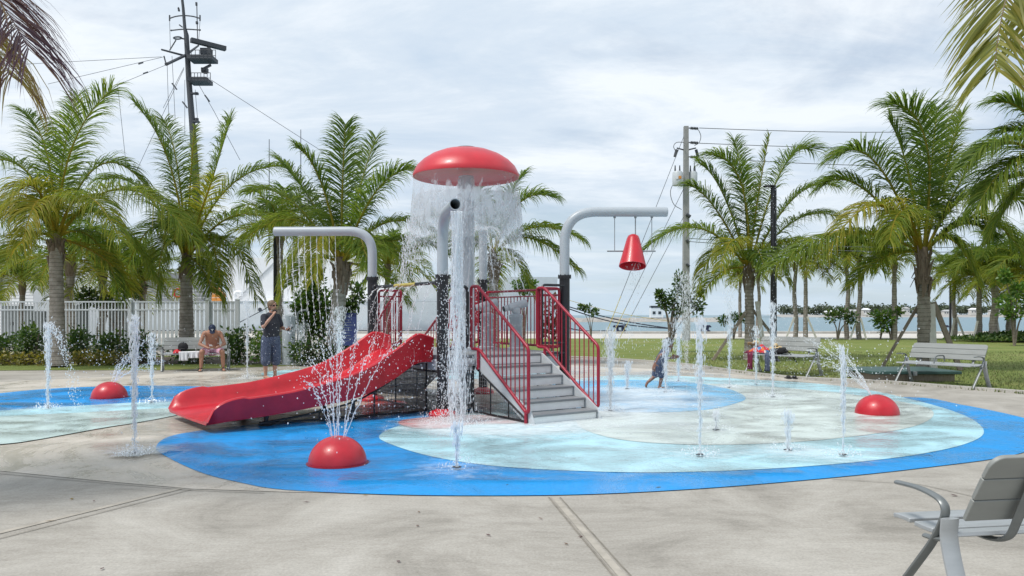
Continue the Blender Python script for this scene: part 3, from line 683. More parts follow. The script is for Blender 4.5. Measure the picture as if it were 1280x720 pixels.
# third palm, behind the bent grey shower pipe
c, f = FR((427, 328), 21.0, [
    (428, 235, 432, 155, .2, .06, .3, .95, 1.3), (402, 230, 372, 185, -.4, .12, .4, .8, 1.1), (388, 250, 350, 202, .6, .12, .4, .95, 1.1), (466, 245, 508, 212, -.5, .12, .45, 1.1, 1.2),
    (450, 235, 470, 172, 1.4, .05, .3, .9, 1), (484, 278, 545, 292, .3, .22, .6, .9, 1.1), (474, 305, 512, 356, -.5, .3, .8, .9, 1), (370, 275, 305, 300, .3, .3, .65, .95, 1.1),
    (384, 300, 350, 372, -.8, .42, .85, .9, 1.1), (362, 250, 312, 240, 1.2, .2, .55, .9, 1), (405, 290, 392, 350, -1.6, .55, .8, .8, 1), (446, 290, 462, 350, -1.5, .35, .8, .8, .9), (500, 300, 560, 318, 1.0, .2, .6, .8, 1)])
palm_tree('coconut palm with a splashed trunk standing behind the bent grey shower pipe', gnd(416, 455), c, f, (.25, .175), 13, .78, 74, 3, 2.0, old=2)
# fourth palm, seen through the mushroom's water
c, f = FR((617, 318), 22.5, [
    (648, 255, 690, 246, -.3, .12, .45, .95, 1.2), (668, 284, 728, 300, -.4, .22, .7, .95, 1.2), (664, 298, 722, 338, .5, .2, .8, .95, 1.1), (566, 292, 505, 322, -.3, .25, .7, .9, 1.1), (572, 275, 530, 272, .4, .15, .6, .9, 1),
    (603, 255, 585, 212, .8, .06, .4, .8, 1), (632, 255, 655, 218, .8, .06, .4, .8, 1), (590, 310, 560, 372, -.6, .35, .8, .8, 1), (640, 320, 668, 372, -.6, .3, .8, .7, 1)])
palm_tree('coconut palm half hidden behind the red mushroom fountain and its falling water', gnd(617, 455), c, f, (.19, .12), 14, .78, 68, 2, 2.0, old=1)
# fifth palm, behind the second bench on the right
Yp = 25.0
c, f = FR((936, 335), Yp, [
    (947, 250, 962, 168, .3, .35, .12, .42, 1.0), (926, 228, 886, 193, -.4, .12, .45, 1.0, 1.2), (905, 245, 876, 206, .5, .08, .35, .9, 1.1), (895, 262, 862, 232, -.2, .1, .45, .9, 1), (872, 285, 806, 312, -.6, .18, .75, 1.1, 1.2),
    (976, 215, 1013, 188, .3, .1, .35, 1.1, 1.2), (990, 250, 1040, 232, -.3, .14, .5, 1.0, 1.1), (995, 275, 1048, 272, .8, .2, .6, 1.0, 1), (985, 302, 1040, 322, -.8, .3, .8, .95, 1.1), (900, 312, 874, 352, -.6, .42, .85, .9, 1),
    (930, 240, 918, 175, 1.2, .05, .3, .8, 1), (960, 310, 985, 352, -.8, .35, .8, .8, 1), (918, 300, 900, 335, -2, .5, .7, .8, 1)])
g = gnd(938, 450)
palm_tree('coconut palm with curved fronds between the utility pole and the black lamp post', g, c, f, (.18, .125), 15, .82, 74, 2, 2.2, old=1, braces=[(g + V((.45, -.1, 0)), g + V((.2, -.05, 1.9)), .13, 'wood_white'), (g + V((-1.3, -.3, 0)), g + V((-.12, 0, 1.6)), .09, 'wood'), (g + V((1.5, .5, 0)), g + V((.1, 0, 1.6)), .09, 'wood')])
# sixth palm, by the right bench
c, f = FR((1154, 316), 20.0, [
    (1158, 180, 1116, 130, -.5, .08, .3, 1.1, 1.4), (1134, 210, 1112, 152, .5, .1, .3, .85, 1.1), (1180, 215, 1203, 142, .2, .3, .22, .7, 1.1), (1096, 205, 1048, 196, -.3, .1, .45, 1.1, 1.2), (1078, 235, 1030, 232, .6, .15, .5, .95, 1.1),
    (1098, 256, 1036, 312, -1.4, .62, .7, .95, 1.2), (1214, 242, 1290, 262, -.5, .2, .75, 1.1, 1.3), (1200, 228, 1228, 188, 1, .12, .4, .9, 1), (1222, 272, 1282, 322, -.9, .25, .85, 1.1, 1.2), (1062, 292, 968, 332, -1.2, .25, 1.0, 1.25, 1.4),
    (1120, 280, 1100, 335, .8, .35, .8, .8, 1), (1165, 200, 1172, 135, 1.5, .05, .3, .9, 1.1), (1190, 300, 1222, 352, -.6, .3, .85, .85, 1), (1130, 265, 1112, 300, -2, .4, .7, .8, 1)])
g = gnd(1156, 462)
palm_tree('coconut palm held by three timber braces beside the rightmost distant bench', g, c, f, (.175, .14), 16, .84, 76, 2, 2.2, old=1, sheath=1.5,
          braces=[(g + V((-1.25, -.15, 0)), g + V((-.16, -.02, 1.75)), .075, 'wood'), (g + V((.06, -.32, 0)), g + V((.04, -.24, 1.75)), .17, 'wood_white'), (g + V((.75, -.35, 0)), g + V((.2, -.05, 1.8)), .13, 'wood')])
# palm beyond the right edge, its fronds reach into the picture
c, f = FR((1330, 235), 16.0, [
    (1266, 178, 1206, 210, -.4, .15, .75, 1.0, 1.3), (1290, 150, 1248, 128, .4, .1, .4, .85, 1.1), (1275, 200, 1222, 258, -.6, .2, .8, 1.0, 1.2), (1282, 232, 1236, 300, .5, .22, .9, .95, 1.2), (1300, 175, 1255, 165, .6, .1, .5, .9, 1), (1370, 180, 1430, 220, 0, .2, .7, 1, 1)])
palm_tree('coconut palm beyond the right edge whose fronds hang above the right cluster', gnd(1332, 484), c, f, (.2, .15), 17, .78, 70, 4, 2.0, old=2)

# small palms in the distance: one built, the rest are copies with their own size and turn
def far_palm(seed, flen, ll, trunk_h, tr):
    rng = random.Random(seed); t = thing('palm_tree', 'x', 'palm tree', (0, 0, 0), 0)
    b = MB(); C = [V((.06 * math.sin(i * .5), 0, trunk_h * i / 16)) for i in range(17)]
    b.tube(C, [tr * (1.25 - .4 * i / 16) * (1 + .05 * (-1) ** i) for i in range(17)], 8); b.build('trunk', M['trunk'], t, world=False)
    b = MB(); c = V((0, 0, trunk_h))
    for i in range(19):
        az = i * 2.399; el = 1.25 - 1.5 * i / 19 + rng.uniform(-.1, .1); l = flen * rng.uniform(.85, 1.1)
        d = V((math.cos(az) * math.cos(el), math.sin(az) * math.cos(el), math.sin(el)))
        p2 = c + V((d.x, d.y, 0)) * l * .95 + V((0, 0, d.z * l * .8 - l * .38 * math.cos(el)))
        frond(b, (c, c + d * l * .55, p2), ll * 1.1, 48, rng, .12 + .35 * i / 19, .7, .034, .03)
    b.build('crown', M['frond'], t, world=False)
    b = MB(); b.tube([c - V((0, 0, .6)), c - V((0, 0, .2)), c], [tr * 1.0, tr * 1.5, tr], 8); b.build('leaf_sheath', M['fibre'], t, world=False)
    return t
FP = [far_palm(21, 2.3, .8, 3.2, .12), far_palm(22, 2.0, .7, 4.2, .11), far_palm(23, 2.6, .9, 2.8, .16)]
used = [False] * 3
def put_palm(k, px, py, Y, label, group, s=1.0, rz=0, th=None):
    """crown centre at photo pixel (px, py), distance Y"""
    c = at(px, py, Y); o = FP[k] if not used[k] else copy_tree(FP[k]); used[k] = True
    h = [3.2, 4.2, 2.8][k]; o.location = (c.x, c.y, 0); o.rotation_euler = (0, 0, rz)
    for ch in o.children:
        if ch.name.startswith('trunk'): ch.scale = (s, s, c.z / h)
        else: ch.scale = (s, s, s); ch.location = (0, 0, c.z - h * s)
    tag(o, label, 'palm tree', group); return o
GL, GR, GC = 'palms behind the white fence', 'thin staked palms on the far side of the lawn', 'palms clustered at the right by the water'
put_palm(2, 88, 326, 31, 'dark palm behind the white fence directly right of the leftmost front palm\'s trunk', GL, 1.05, .3)
put_palm(0, 28, 352, 33, 'low palm behind the white fence left of the front palm trunk', GL, .95, 1.9)
put_palm(2, 128, 338, 33, 'palm behind the white fence midway between the two front palm trunks', GL, 1.0, 4.0)
put_palm(2, 178, 352, 34, 'palm behind the white fence left of the seated man\'s palm', GL, .95, 2.7)
put_palm(0, 350, 288, 27, 'palm with ragged fronds behind the thin black lamp post at the left', GL, .95, 5.2)
put_palm(1, 484, 330, 30, 'palm crown behind the bent grey pipe, right of the splashed palm', GL, 1.0, .8)
put_palm(1, 994, 326, 47, 'thin staked palm right of the black lamp post, the left one of a close pair', GR, 1.1, .2)
put_palm(1, 1007, 330, 46.5, 'thin staked palm right of the black lamp post, the right one of a close pair', GR, 1.05, 1.3)
put_palm(1, 1059, 322, 46, 'thin palm rising out of the leafy sapling beyond the second bench', GR, 1.1, 2.2)
put_palm(1, 1074, 318, 45.5, 'leaning staked palm right of the leafy sapling on the lawn edge', GR, 1.15, 3.1)
put_palm(0, 1118, 326, 45, 'stout distant palm between the bright green tree and the braced palm', GR, 1.1, 4.3)
put_palm(1, 1193, 342, 46, 'slim palm beside the far black lamp post right of the braced palm', GC, 1.0, 5.0)
put_palm(0, 1224, 348, 43, 'leaning palm in the right cluster, nearest the far black lamp post', GC, 1.1, .9)
put_palm(2, 1243, 342, 42, 'middle palm of the right cluster standing in the green mound', GC, 1.15, 2.0)
put_palm(0, 1262, 352, 44, 'palm of the right cluster behind the bright green young tree', GC, 1.1, 3.3)
put_palm(2, 1292, 340, 40, 'palm of the right cluster cut by the right edge of the picture', GC, 1.2, 4.6)
put_palm(1, 925, 345, 50, 'thin distant palm just left of the palm behind the second bench', GR, .9, 1.1)
put_palm(1, 948, 340, 49, 'thin distant palm just right of the palm behind the second bench', GR, .9, 2.9)
# thin white stakes that hold the distant palms
st = None
SL = ['white timber stake leaning on the left of the close pair of palms', 'white timber stake leaning on the right of the close pair of palms', 'white timber stake left of the leaning palm on the lawn edge', 'white timber stake right of the leaning palm on the lawn edge',
      'white timber stake leaning against the far slim palm from its left', 'white timber stake leaning against the far slim palm from its right', 'white timber stake left of the leaning cluster palm', 'white timber stake leaning on the middle cluster palm']
for i, (xa, xb, yb, Y) in enumerate([(982, 993, 396, 46), (1021, 1009, 396, 46), (1062, 1072, 398, 45), (1083, 1076, 398, 45), (1188, 1193, 398, 45), (1207, 1196, 396, 45), (1216, 1222, 401, 42), (1251, 1246, 400, 42)]):
    p = at(xa, HOR + CH * FPX / Y, Y); q = at(xb, yb, Y); b = MB(); b.bar(p, q, .1, .05, up=(0, 1, 0))
    tag(b.build('stake', M['wood_white'], loc=p, smooth=False), SL[i], 'stake', 'white stakes on the distant palms')

# near fronds hanging in from palms outside the frame
def hang_palm(label, base, crown, F, seed, ll, n, w, mat_):
    rng = random.Random(seed); t = thing('palm_tree', label, 'palm tree', base, 0)
    b = MB(); C = [V(base).lerp(V(crown), i / 30) for i in range(31)]
    b.tube(C, [.19 * (1.2 - .3 * i / 30) * (1 + .04 * (-1) ** i) for i in range(31)], 10); b.build('trunk', M['trunk'], t)
    for P, age, dr, nn, l2 in F:
        b = MB(); frond(b, P, l2, nn, rng, age, dr, w, .016, .05, 30, ang=(42, 8), vee=(-.05, .12), tip=.40); b.build('frond', M[mat_], t)
    b = MB()
    for i in range(9):
        az = i * .7 + 1.57 * (1 if crown[0] > 0 else -1) - .1; el = rng.uniform(.3, 1.2); d = V((math.cos(az) * math.cos(el), math.sin(az) * math.cos(el), math.sin(el)))
        if (d.x > 0) != (crown[0] > 0): d.x = -d.x
        p2 = V(crown) + V((d.x, d.y, 0)) * 2.2 + V((0, 0, d.z * 2.0 - .6))
        frond(b, (V(crown), V(crown) + d * 1.3, p2), .6, 40, rng, .2, .6, .045)
    b.build('crown', M['frond'], t); return t
hang_palm('palm leaning in at the top left corner with purple brown frond tips', (-6.2, 5.6, 0), (-5.6, 5.6, 3.9),
          [((V((-5.6, 5.6, 3.9)), at(-110, -75, 5.6), at(36, 62, 5.4)), .88, .55, 230, .92), ((V((-5.6, 5.6, 3.9)), at(-110, -30, 5.9), at(14, 96, 5.8)), .58, 1.3, 190, .92)], 31, .6, 60, .0125, 'frond_dry')
hang_palm('palm leaning in at the top right corner with a yellow green frond', (5.6, 4.9, 0), (4.9, 4.9, 4.1),
          [((V((4.9, 4.9, 4.1)), at(1345, -130, 4.9), at(1243, 88, 4.7)), .30, .26, 190, .70), ((V((4.9, 4.9, 4.1)), at(1400, -120, 5.1), at(1280, 48, 5.0)), .32, .8, 130, .66)], 32, .5, 60, .0175, 'frond_dry')

# ------------------------------------------------------------------ broad-leaved trees and shrubs
def bush(b, c, r, n, rng, l=(.07, .14), w=.5, shell=.45, a0=0, a1=1, low=-.6):
    c = V(c)
    for i in range(n):
        d = V((rng.gauss(0, 1), rng.gauss(0, 1), rng.gauss(0, 1))).normalized()
        if d.z < low: d.z = -d.z
        k = (shell + (1 - shell) * rng.random()) * (1 + .18 * math.sin(d.x * 7 + d.z * 5) + .12 * math.sin(d.y * 11 + 2 * d.z))
        p = c + V((d.x * r[0], d.y * r[1], d.z * r[2])) * k
        L_ = rng.uniform(*l); dd = (d + V((rng.gauss(0, .6), rng.gauss(0, .6), rng.gauss(0, .5) + .15))).normalized()
        b.leaf(p, dd, V((rng.gauss(0, .6), rng.gauss(0, .6), 1)), L_, L_ * w * .5, a0 + (a1 - a0) * rng.random() + .001)
def tree(label, cat, px, base_y, Y, clumps, m='leaf', seed=1, l=(.10, .2), tr=.05, n=260, name='tree', trunks=1, group=None, base_px=None):
    """clumps: (px, py, radius px x, radius px z)"""
    rng = random.Random(seed); g = at(base_px or px, base_y, Y); g.z = 0 if abs(g.z) < 1.5 else g.z
    t = thing(name, label, cat, g, 0, group); b = MB(); k = Y / FPX
    for j in range(trunks):
        off = V((rng.uniform(-.2, .2), rng.uniform(-.2, .2), 0)) * (trunks > 1) * 2
        for (cx, cy, rx, rz) in clumps:
            c = at(cx, cy, Y); mid = g.lerp(c, .55) + V((rng.uniform(-.08, .08), rng.uniform(-.1, .1), 0)); mid.x = g.x + off.x + (c.x - g.x) * .25
            b.tube(spline([g + off, mid, c], 5), [tr * (1 - .75 * i / 10) for i in range(11)], 6)
    b.build('trunk', M['bark'], t); b = MB()
    for (cx, cy, rx, rz) in clumps: bush(b, at(cx, cy, Y), (rx * k, rx * k * .9, rz * k), int(n), rng, l, .55, .15, low=-1)
    b.build('crown', M[m], t); return t
tree('bushy upright green tree behind the rain of the bent grey shower pipe', 'tree', 391, 452, 23.5, [(391, 365, 15, 32), (378, 385, 15, 24), (404, 385, 14, 24), (390, 408, 20, 18), (395, 340, 8, 14)], 'leaf_bright', 41, (.10, .2), .05, 620, trunks=2)
tree('young leafy tree standing right of the running child, seen through spray', 'tree', 838, 440, 30, [(850, 352, 9, 14), (842, 372, 11, 11), (858, 372, 12, 16), (830, 378, 9, 7), (872, 384, 9, 11), (846, 388, 15, 6), (825, 368, 5, 4), (874, 365, 3, 6)], 'leaf', 42, (.10, .2), .05, 190, base_px=838)
tree('low leafy branch on a thin stem just right of the black railing post', 'tree', 739, 420, 40, [(735, 386, 6, 3), (743, 390, 6, 4), (727, 384, 4, 2)], 'leaf', 43, (.14, .24), .03, 70)
tree('thin small tree beyond the lawn left of the second bench', 'tree', 917, 423, 46, [(918, 397, 10, 6), (905, 400, 9, 5), (930, 398, 8, 6)], 'leaf', 44, (.15, .28), .05, 130)
tree('leafy sapling on the far lawn edge beyond the second bench', 'tree', 1047, 422, 45, [(1038, 396, 9, 8), (1052, 392, 10, 7), (1064, 398, 7, 8)], 'leaf', 45, (.15, .28), .06, 150)
tree('bright green round young tree on the far lawn edge left of the braced palm', 'tree', 1106, 421, 45, [(1098, 396, 10, 8), (1112, 400, 9, 10), (1103, 407, 10, 9), (1121, 390, 7, 6)], 'leaf_bright', 46, (.15, .28), .05, 190, trunks=2)
tree('bright green young tree at the right edge before the palm cluster', 'tree', 1268, 420, 36, [(1258, 378, 14, 10), (1272, 362, 10, 13), (1256, 345, 6, 8), (1285, 380, 14, 14), (1264, 392, 14, 7)], 'leaf_bright', 47, (.14, .26), .06, 200)
tree('pointed green tree behind the platform between mushroom pole and right post', 'tree', 655, 440, 30, [(655, 348, 6, 9), (648, 356, 8, 6), (664, 356, 8, 5), (655, 362, 11, 6)], 'leaf_bright', 48, (.1, .2), .05, 150)
tree('reddish brown shrub behind the railing left of the black right post', 'shrub', 690, 450, 24, [(690, 385, 10, 18), (684, 410, 10, 16), (697, 405, 9, 18)], 'leaf_red', 49, (.1, .2), .04, 120, name='shrub')
tree('dark green tree behind the fence crowded by the palms at the left', 'tree', 150, 445, 33, [(140, 372, 18, 12), (165, 362, 16, 14), (108, 372, 16, 12)], 'leaf', 50, (.15, .28), .07, 260)
tree('green bush between the splashed palm trunk and the blue sign', 'shrub', 440, 448, 24, [(447, 368, 10, 16), (436, 384, 8, 10)], 'leaf', 51, (.1, .2), .04, 260, name='shrub')

def shrub(label, px, py0, rx, h, Y, m, seed, n=650, l=(.09, .17), group=None):
    rng = random.Random(seed); g = V(((px - 640) * Y / FPX, Y, 0)); t = thing('shrub', label, 'shrub', g, 0, group); k = Y / FPX
    b = MB()
    for i in range(6): b.tube([g, g + V((rng.uniform(-.5, .5) * rx * k, rng.uniform(-.2, .2), h * .8))], [.02, .008], 5)
    b.build('stem', M['bark'], t); b = MB()
    for i in range(4):
        bush(b, g + V((rng.uniform(-.5, .5) * rx * k, rng.uniform(-.25, .25), h * rng.uniform(.42, .6))), (rx * k * .62, .5, h * .48), n // 4, rng, l, .55, .3, low=-1)
    b.build('foliage', M[m], t); return t
G1 = 'dark green shrubs in the bed along the fence'; G2 = 'low yellow green plants edging the bed'
shrub('dark green shrub at the left edge of the picture below the fence', 2, 0, 22, .95, 23.2, 'leaf', 61, group=G1)
shrub('tall dark green shrub left of the leftmost front palm trunk', 42, 0, 22, 1.15, 23.0, 'leaf', 62, 800, group=G1)
shrub('dark green shrub just right of the leftmost front palm trunk', 102, 0, 18, 1.05, 23.6, 'leaf', 63, 700, group=G1)
shrub('wide dark green shrub midway along the bed between the palms', 134, 0, 22, .95, 23.4, 'leaf', 64, 800, group=G1)
shrub('dark green shrub behind the left end of the seated man\'s bench', 178, 0, 22, .95, 23.4, 'leaf', 65, 700, group=G1)
shrub('shadowy shrub under the middle of the seated man\'s bench', 235, 0, 30, .75, 23.0, 'leaf', 66, 700, group=G1)
shrub('bright green shrub right of the seated man', 296, 0, 24, 1.05, 22.6, 'leaf', 67, 900, group=G1)
shrub('bright green shrub behind the standing man\'s legs', 330, 0, 24, .95, 22.4, 'leaf_bright', 68, 800, group=G1)
shrub('low clipped shrub right of the grey bollard', 385, 0, 24, .72, 22.2, 'leaf', 69, 700, group=G1)
shrub('low clipped shrub behind the upper end of the red slide', 425, 0, 20, .7, 22.4, 'leaf', 70, 600, group=G1)
shrub('green shrub left of the platform behind the railings', 470, 0, 22, .8, 23.0, 'leaf', 71, 600, group=G1)
YL = ['low yellow green plant at the left edge of the bed', 'low yellow green plant in front of the tall dark shrub', 'low yellow green plant right of the leftmost palm trunk', 'low yellow green plant in the middle of the bed', 'low yellow green plant before the wide dark shrub', 'low yellow green plant left of the seated man\'s bench']
for i, px in enumerate((8, 36, 58, 98, 122, 146)):
    shrub(YL[i], px, 0, 13, .40, 22.3, 'leaf_yellow', 80 + i, 300, (.07, .13), G2)
# green ground cover mound at the right
b = MB(); rm = random.Random(9)
for i in range(4200):
    x, y = rm.gauss(0, 1), rm.gauss(0, 1)
    if x * x + y * y > 4: continue
    p = V((at(1262, 415, 42).x + x * 1.7, 42 + y * 1.2, .08 + .45 * math.exp(-(x * x + y * y) * .5) * rm.random()))
    b.leaf(p, V((rm.gauss(0, 1), rm.gauss(0, 1), .8)), V((0, 0, 1)), .22, .06, rm.random() + .001)
tag(b.build('ground_cover', M['leaf'], smooth=False), kind='stuff')
# ================================================================== the play structure
F0 = V((-.99, 10.95, 0)); U = V((.83, .56, 0)).normalized(); W_ = V((-U.y, U.x, 0)); UL, VL, DZ = 2.2, 2.45, .87
def P(u, v, z=0.0): return F0 + U * u + W_ * v + V((0, 0, z))
ROTP = Matrix((U, W_, V((0, 0, 1)))).transposed()
def pbox(b, u, v, z, du, dv, dz): b.box(P(u, v, z), (du, dv, dz), ROTP)
pt = thing('play_platform', 'raised grey play platform with red railings and black posts on the splash pad', 'play structure', P(0, 0))
b = MB(); pbox(b, UL / 2, VL / 2, DZ - .03, UL - .06, VL - .06, .06); b.build('deck', M['deck'], pt, bev=.008)
b = MB()
pbox(b, UL / 2, .05, DZ - .14, UL - .2, .08, .155); pbox(b, UL / 2, VL - .05, DZ - .14, UL - .2, .08, .155); pbox(b, .05, VL / 2, DZ - .14, .08, VL - .2, .155); pbox(b, UL - .05, VL / 2, DZ - .14, .08, VL - .2, .155)
b.tube([P(.12, -.03, DZ - .1), P(.5, -.03, DZ - .1)], .055, 10)
b.build('deck_rim', M['grey_light'], pt, bev=.006)
# posts: black lower sleeve with collars; the grey pipes they carry are children of the post
def post(u, v, ztop, foot=True):
    b = MB(); p = P(u, v); b.tube([p, p + V((0, 0, ztop))], .082, 16)
    b.lathe([(.082, ztop - .05), (.105, ztop - .05), (.105, ztop), (.082, ztop + .004)], p, 16)
    for k in range(8):
        a = k * math.pi / 4; b.blob(p + V((math.cos(a) * .094, math.sin(a) * .094, ztop + .006)), (.010, .010, .010), 6, 4)
    po = b.build('post', M['black'], pt)
    b = MB(); b.lathe([(.20, 0), (.20, .05), (.17, .085), (.11, .10), (.09, .12)], p, 20); b.build('post_foot', M['red'], po)
    return po, p
def pipe(po, pts, rad=.42, r=.078, open_end=False):
    pts = fillet(pts, rad, 12); b = MB(); e = pts[-1]; d = (pts[-1] - pts[-2]).normalized()
    b.tube(pts, [r] * len(pts), 20, cap=not open_end)
    if open_end:                                # wall thickness of the cut pipe
        b.tube([e - d * .35, e], [r * .86] * 2, 20, cap=False)
        x = d.orthogonal().normalized(); y = d.cross(x); vs = []
        for k in range(20):
            a = 2 * math.pi * k / 20; q = x * math.cos(a) + y * math.sin(a); vs += [e + q * r, e + q * r * .86]
        b.add(vs, [(2 * k, 2 * k + 1, (2 * k + 3) % 40, (2 * k + 2) % 40) for k in range(20)])
    else: b.blob(e, (r, r, r), 14, 8) if False else b.tube([e, e + d * .012, e + d * .018], [r, r * .93, r * .7], 20)
    return b.build('water_pipe', M['grey_pipe'], po)
poF, pF = post(0, 0, 2.02); poL, pL = post(0, VL, 2.09); poR, pR = post(UL, 0, 2.08); poB, pB = post(UL, VL, 2.10)
zL, zR = 2.87, 3.09
pipe(poL, [pL + V((0, 0, 2.05)), pL + V((0, 0, zL)), pL + V((-1.66, .05, zL))], .62)
pipe(poR, [pR + V((0, 0, 2.05)), pR + V((0, 0, zR)), pR + V((1.62, .02, zR))], .72)
spout = V((-.735, 9.95, 2.84))
pipe(poF, [pF + V((0, 0, 1.99)), pF + V((0, 0, 2.86)), spout + V((0, 0, .05))], .62, open_end=True)
pipe(poB, [pB + V((0, 0, 2.05)), pB + V((0, 0, 2.95))], .2)
b = MB(); b.lathe([(.09, 2.94), (.09, 2.99), (.05, 3.02), (0.0, 3.02)], pB, 16); b.build('spray_cap', M['grey_mid'], poB)
# spray bar between left and front posts
b = MB(); p, q = P(0, VL, 1.92), P(0, 0, 1.92); b.tube([p, q], .026, 10)
for e in (p.lerp(q, .05), p.lerp(q, .95)): b.lathe([(.04, -.05), (.055, -.03), (.055, .03), (.04, .05)], e, 12, M=Matrix((W_.cross(V((0, 0, 1))), V((0, 0, 1)), W_)).transposed())
o = b.build('spray_bar', M['black'], pt)
b = MB(); b.tube([p.lerp(q, .36), p.lerp(q, .66)], .028, 10); b.build('spray_bar_label', M['yellow'], o)
# fountain column and mushroom cap
pm_ = P(1.1, 1.2); mz = 3.70
b = MB(); b.tube([pm_ + V((0, 0, 0)), pm_ + V((0, 0, mz + .02))], .125, 24); b.lathe([(.19, DZ), (.19, DZ + .05), (.13, DZ + .07)], pm_, 20); mc = b.build('fountain_column', M['grey_pipe'], pt)
b = MB(); RC = .865
prof = [(.13, mz + .10), (.5, mz + .11), (.80, mz + .05), (RC - .02, mz - .005), (RC, mz), (RC + .004, mz + .03), (RC - .015, mz + .08), (RC * .93, mz + .17), (RC * .82, mz + .265), (RC * .66, mz + .355), (RC * .46, mz + .425), (RC * .25, mz + .465), (.16, mz + .475)]
b.lathe(prof, pm_, 64); cap = b.build('mushroom_cap', M['red_cap'], mc)
b = MB(); b.lathe([(.165, mz + .46), (.165, mz + .488), (.13, mz + .495), (0, mz + .495)], pm_, 28); b.build('cap_plate', M['grey_mid'], cap)
# stair flights
def stair_mesh(org, ux, vx):
    """org: foot of the flight's left end, ux along a tread, vx up the flight (horizontal)"""
    def q(a, c, z): return org + ux * a + vx * c + V((0, 0, z))
    rot = Matrix((ux, vx, V((0, 0, 1)))).transposed(); wd = 1.13; run = .262; rise = DZ / 6
    st = thing('x', 'x', 'x') if False else None
    bt, br, bs = MB(), MB(), MB()
    for k in range(6):
        c = .012 + k * run; z = (k + 1) * rise
        br.box(q(wd / 2, c + .012, z - rise / 2 - .008), (wd - .05, .02, rise - .028), rot)
        if k < 5: bt.box(q(wd / 2, c + run / 2 - .012, z - .016), (wd - .05, run + .03, .032), rot)
        else: bt.box(q(wd / 2, c + .10, z - .018), (wd - .05, .22, .036), rot)
    for a in (0.005, wd - .005):
        poly = [q(a - .012, -.06, .0), q(a - .012, .10, .0), q(a - .012, run * 5.55, DZ - .17), q(a - .012, run * 5.55, DZ + .005), q(a - .012, run * 5.0, DZ + .005), q(a - .012, .02, .17)]
        bs.extrude(poly, ux * .024)
    fl = br.build('stair_riser', M['riser'], pt, bev=.003)
    bt.build('stair_tread', M['deck'], fl, bev=.004); bs.build('stair_stringer', M['grey_light'], fl)
    # hand rails: closed red loop with balusters, one each side
    for a in (-.03, wd + .03):
        v0, v1 = .035, run * 5 + .12
        zt0, zt1, zb0, zb1 = 1.02, DZ + 1.0, .17, DZ + .09
        loop = [q(a, v0, (zt0 + zb0) / 2), q(a, v0, zt0), q(a, v1 - .12, zt1), q(a, v1 + .06, zt1), q(a, v1 + .06, zb1), q(a, v1 - .16, zb1), q(a, v0 + .05, zb0), q(a, v0, zb0 + .02), q(a, v0, (zt0 + zb0) / 2)]
        b = MB(); b.tube(fillet(loop, .06, 5), .023, 10)
        b.tube([q(a, v0 + .06, zb0 + .02), q(a, v0 + .06, 0)], .023, 10); b.tube([q(a, v1 - .14, zb1), q(a, v1 - .14, DZ - .2)], .023, 10)
        hr = b.build('handrail', M['red_steel'], pt)
        b = MB(); m_ = 14
        for i in range(1, m_):
            c = v0 + (v1 + .06 - v0) * i / m_
            s = max(0, min(1, (c - v0) / (v1 - .12 - v0))); s2 = max(0, min(1, (c - v0 - .05) / (v1 - .16 - v0 - .05)))
            b.tube([q(a, c, zb0 + (zb1 - zb0) * s2), q(a, c, zt0 + (zt1 - zt0) * s)], .0085, 6)
        b.build('baluster', M['red_steel'], hr)
A0 = gnd(665, 533)
stair_mesh(A0, U, W_)
ctr = P(UL / 2, VL / 2)
stair_mesh(V((2 * ctr.x - A0.x, 2 * ctr.y - A0.y, 0)), -U, -W_)
# guard panels on the deck edges
def panel(p, q, zt, zb, mid=True, m='red_steel', n=None):
    d = (q - p); Lh = d.length; t = d.normalized(); z = V((0, 0, 1))
    b = MB(); b.tube(fillet([p + z * (zt + zb) / 2, p + z * zt, q + z * zt, q + z * zb, p + z * zb, p + z * (zt + zb) / 2], .05, 4), .021, 8)
    if mid: b.tube([p + z * (zt - .10), q + z * (zt - .10)], .012, 6)
    fr_ = b.build('guard_rail', M[m], pt); n = n or max(3, int(Lh / .1)); b = MB()
    for i in range(1, n):
        e = p + d * i / n; b.tube([e + z * zb, e + z * (zt - (.10 if mid else 0))], .0085, 6)
    b.build('baluster', M[m], fr_)
zt, zb = DZ + 1.0, DZ + .08
panel(P(UL, .12), P(UL, VL - .12), zt, zb); panel(P(1.70, .0), P(UL - .11, .0), zt, zb)
panel(P(.12, VL), P(.52, VL), zt, zb); panel(P(1.74, VL), P(UL - .1, VL), zt, zb)
# black grab loop and clear panel beside the front post, black bars at the right post
b = MB(); b.tube(fillet([P(.10, -.02, 1.87), P(.40, -.02, 1.87), P(.40, -.02, .97), P(.10, -.02, .97)], .09, 6), .024, 10); b.tube([P(.30, -.02, .97), P(.30, -.02, 1.87)], .010, 6); b.build('grab_bar', M['black'], pt)
b = MB(); b.tube(fillet([P(1.72, -.05, 1.5), P(1.72, -.05, 1.92), P(UL - .05, -.05, 1.92)], .07, 5), .02, 8); b.tube([P(1.72, -.05, 1.5), P(1.72, -.05, 1.0)], .02, 8); b.tube([P(1.72, -.05, 1.02), P(UL, -.05, 1.02)], .018, 8); b.tube([P(1.72, -.05, .86), P(UL, -.05, .86)], .018, 8); b.build('grab_bar', M['black'], pt)
